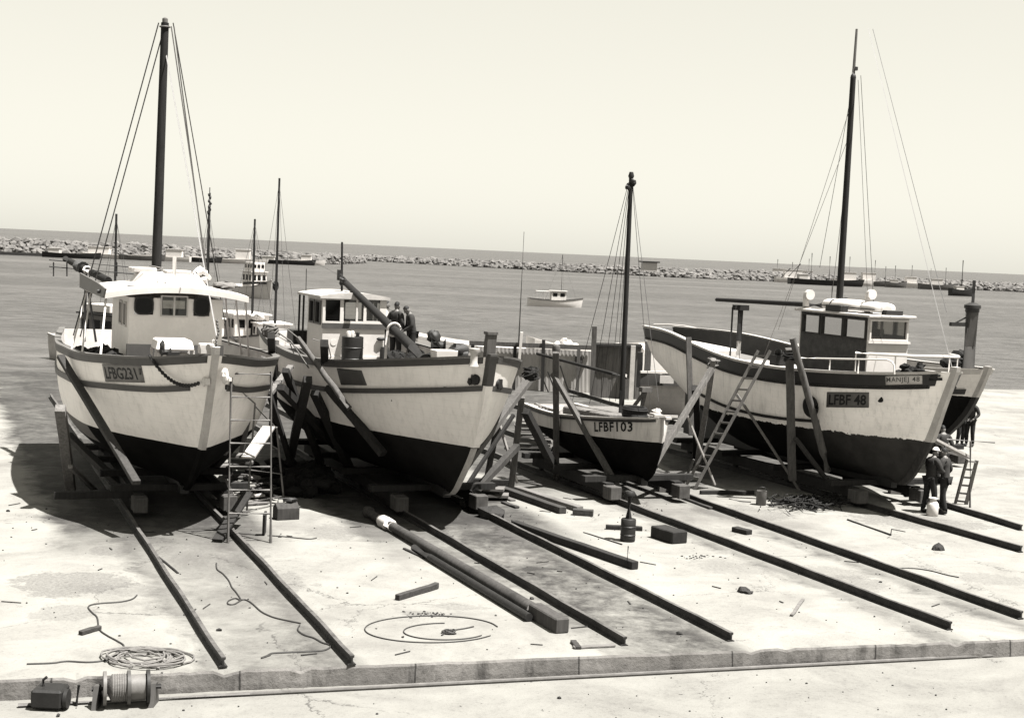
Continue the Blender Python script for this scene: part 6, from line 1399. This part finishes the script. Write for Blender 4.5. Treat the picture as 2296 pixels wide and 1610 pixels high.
person(G(2081, 1151), -1.1, 'man in dark clothes and pale cap left of the milk can', lean=.12, cap=CAPM, arms=dict(el=((-.25, .08, 1.15), (.25, .1, 1.17)), wr=((-.12, .32, 1.12), (.15, .34, 1.15))), step=.08, scale=.97)
person(G(2114, 1152), .9, 'man in dark clothes right of the milk can, facing the man in cap', lean=.08, arms=dict(el=((-.26, .04, 1.15), (.27, -.06, 1.16)), wr=((-.2, .3, 1.2), (.2, .12, .98))), step=.1, scale=.97, legs=CLOTHN)
person(G(2110, 1088), .2, 'man in dark coat standing behind the bright staging plank', lean=.1, arms=pk, head_dn=.2)
person(G(2151, 1000), -2.6, 'man in dark clothes and white cap under the edge boat', cap=CAPM, arms=pk)
person(G(2173, 1001), 2.4, 'man in white cap at the right edge, furthest right of the group', cap=CAPM, top=CLOTHD, arms=pk)

# ------------------------------------------------------------------ dense gear between the two left boats
for k, (a, c, wd, h, m, yt, yb, lab) in enumerate([
    ((690, 850), (660, 985), .2, .18, W_DARK, -3.0, -2.6, 'dark post close beside the starboard quarter of the drum boat'),
    ((640, 830), (705, 1000), .16, .14, W_DARK, -3.4, -2.0, 'dark brace crossing behind the slung metal pipe'),
    ((705, 880), (765, 1010), .2, .16, W_DARK, -2.6, -1.5, 'dark heavy brace below the slung metal pipe'),
    ((590, 800), (560, 930), .1, .1, W_GREY, -4.2, -4.4, 'thin grey pole left of the roped post'),
    ((478, 850), (520, 790), .05, .05, W_DARK, 2.0, 2.4, None)]):
    if lab: shore(B2, a, c, wd, h, m, lab, yt=yt, yb=yb)
for k, (x0, y0, x1, y1, wd, h, m, lab) in enumerate([
    (482, 1137, 600, 1128, .22, .05, W_FLATP, 'pale plank flat on the ground behind the trestle ladder'), (478, 1118, 590, 1112, .26, .06, W_LIGHT, 'bright plank across the ground between the left boats'),
    (500, 1092, 585, 1098, .2, .05, W_FLAT, 'dark plank across the ground between the left boats'), (520, 1062, 575, 1075, .3, .07, W_LIGHT, 'short bright board between the left boats'),
    (488, 1050, 560, 1040, .16, .08, W_FLATP, 'pale batten lying beyond the short bright board'), (575, 1105, 620, 1118, .1, .07, W_DARK, 'dark batten beside the toolbox')]):
    lay('plank', (x0, y0), (x1, y1), wd, h, m, lab, 'plank', za=.02+.03*(k % 2))
mb = MB()
for i in range(40):
    q = B2.W((rnd.uniform(-9.5, -5.5), rnd.uniform(-3.1, -1.6), 0)); mb.ball(q+V3((0, 0, rnd.uniform(.05, .4))), (rnd.uniform(.15, .4), rnd.uniform(.15, .35), rnd.uniform(.1, .25)), 8, 5, .3)
solid('net_heap', mb, NET, None, None, kind='stuff')
mb = MB()
for i in range(60):
    q = G(rnd.gauss(545, 28), rnd.gauss(1085, 22), rnd.uniform(.02, .12)); a = rnd.uniform(0, 3.1); d = V3((math.cos(a), math.sin(a), rnd.uniform(-.05, .05)))*rnd.uniform(.08, .3); mb.beam(q-d, q+d, rnd.uniform(.03, .1), .03)
solid('wood_scraps', mb, W_GREY, None, None, kind='stuff')
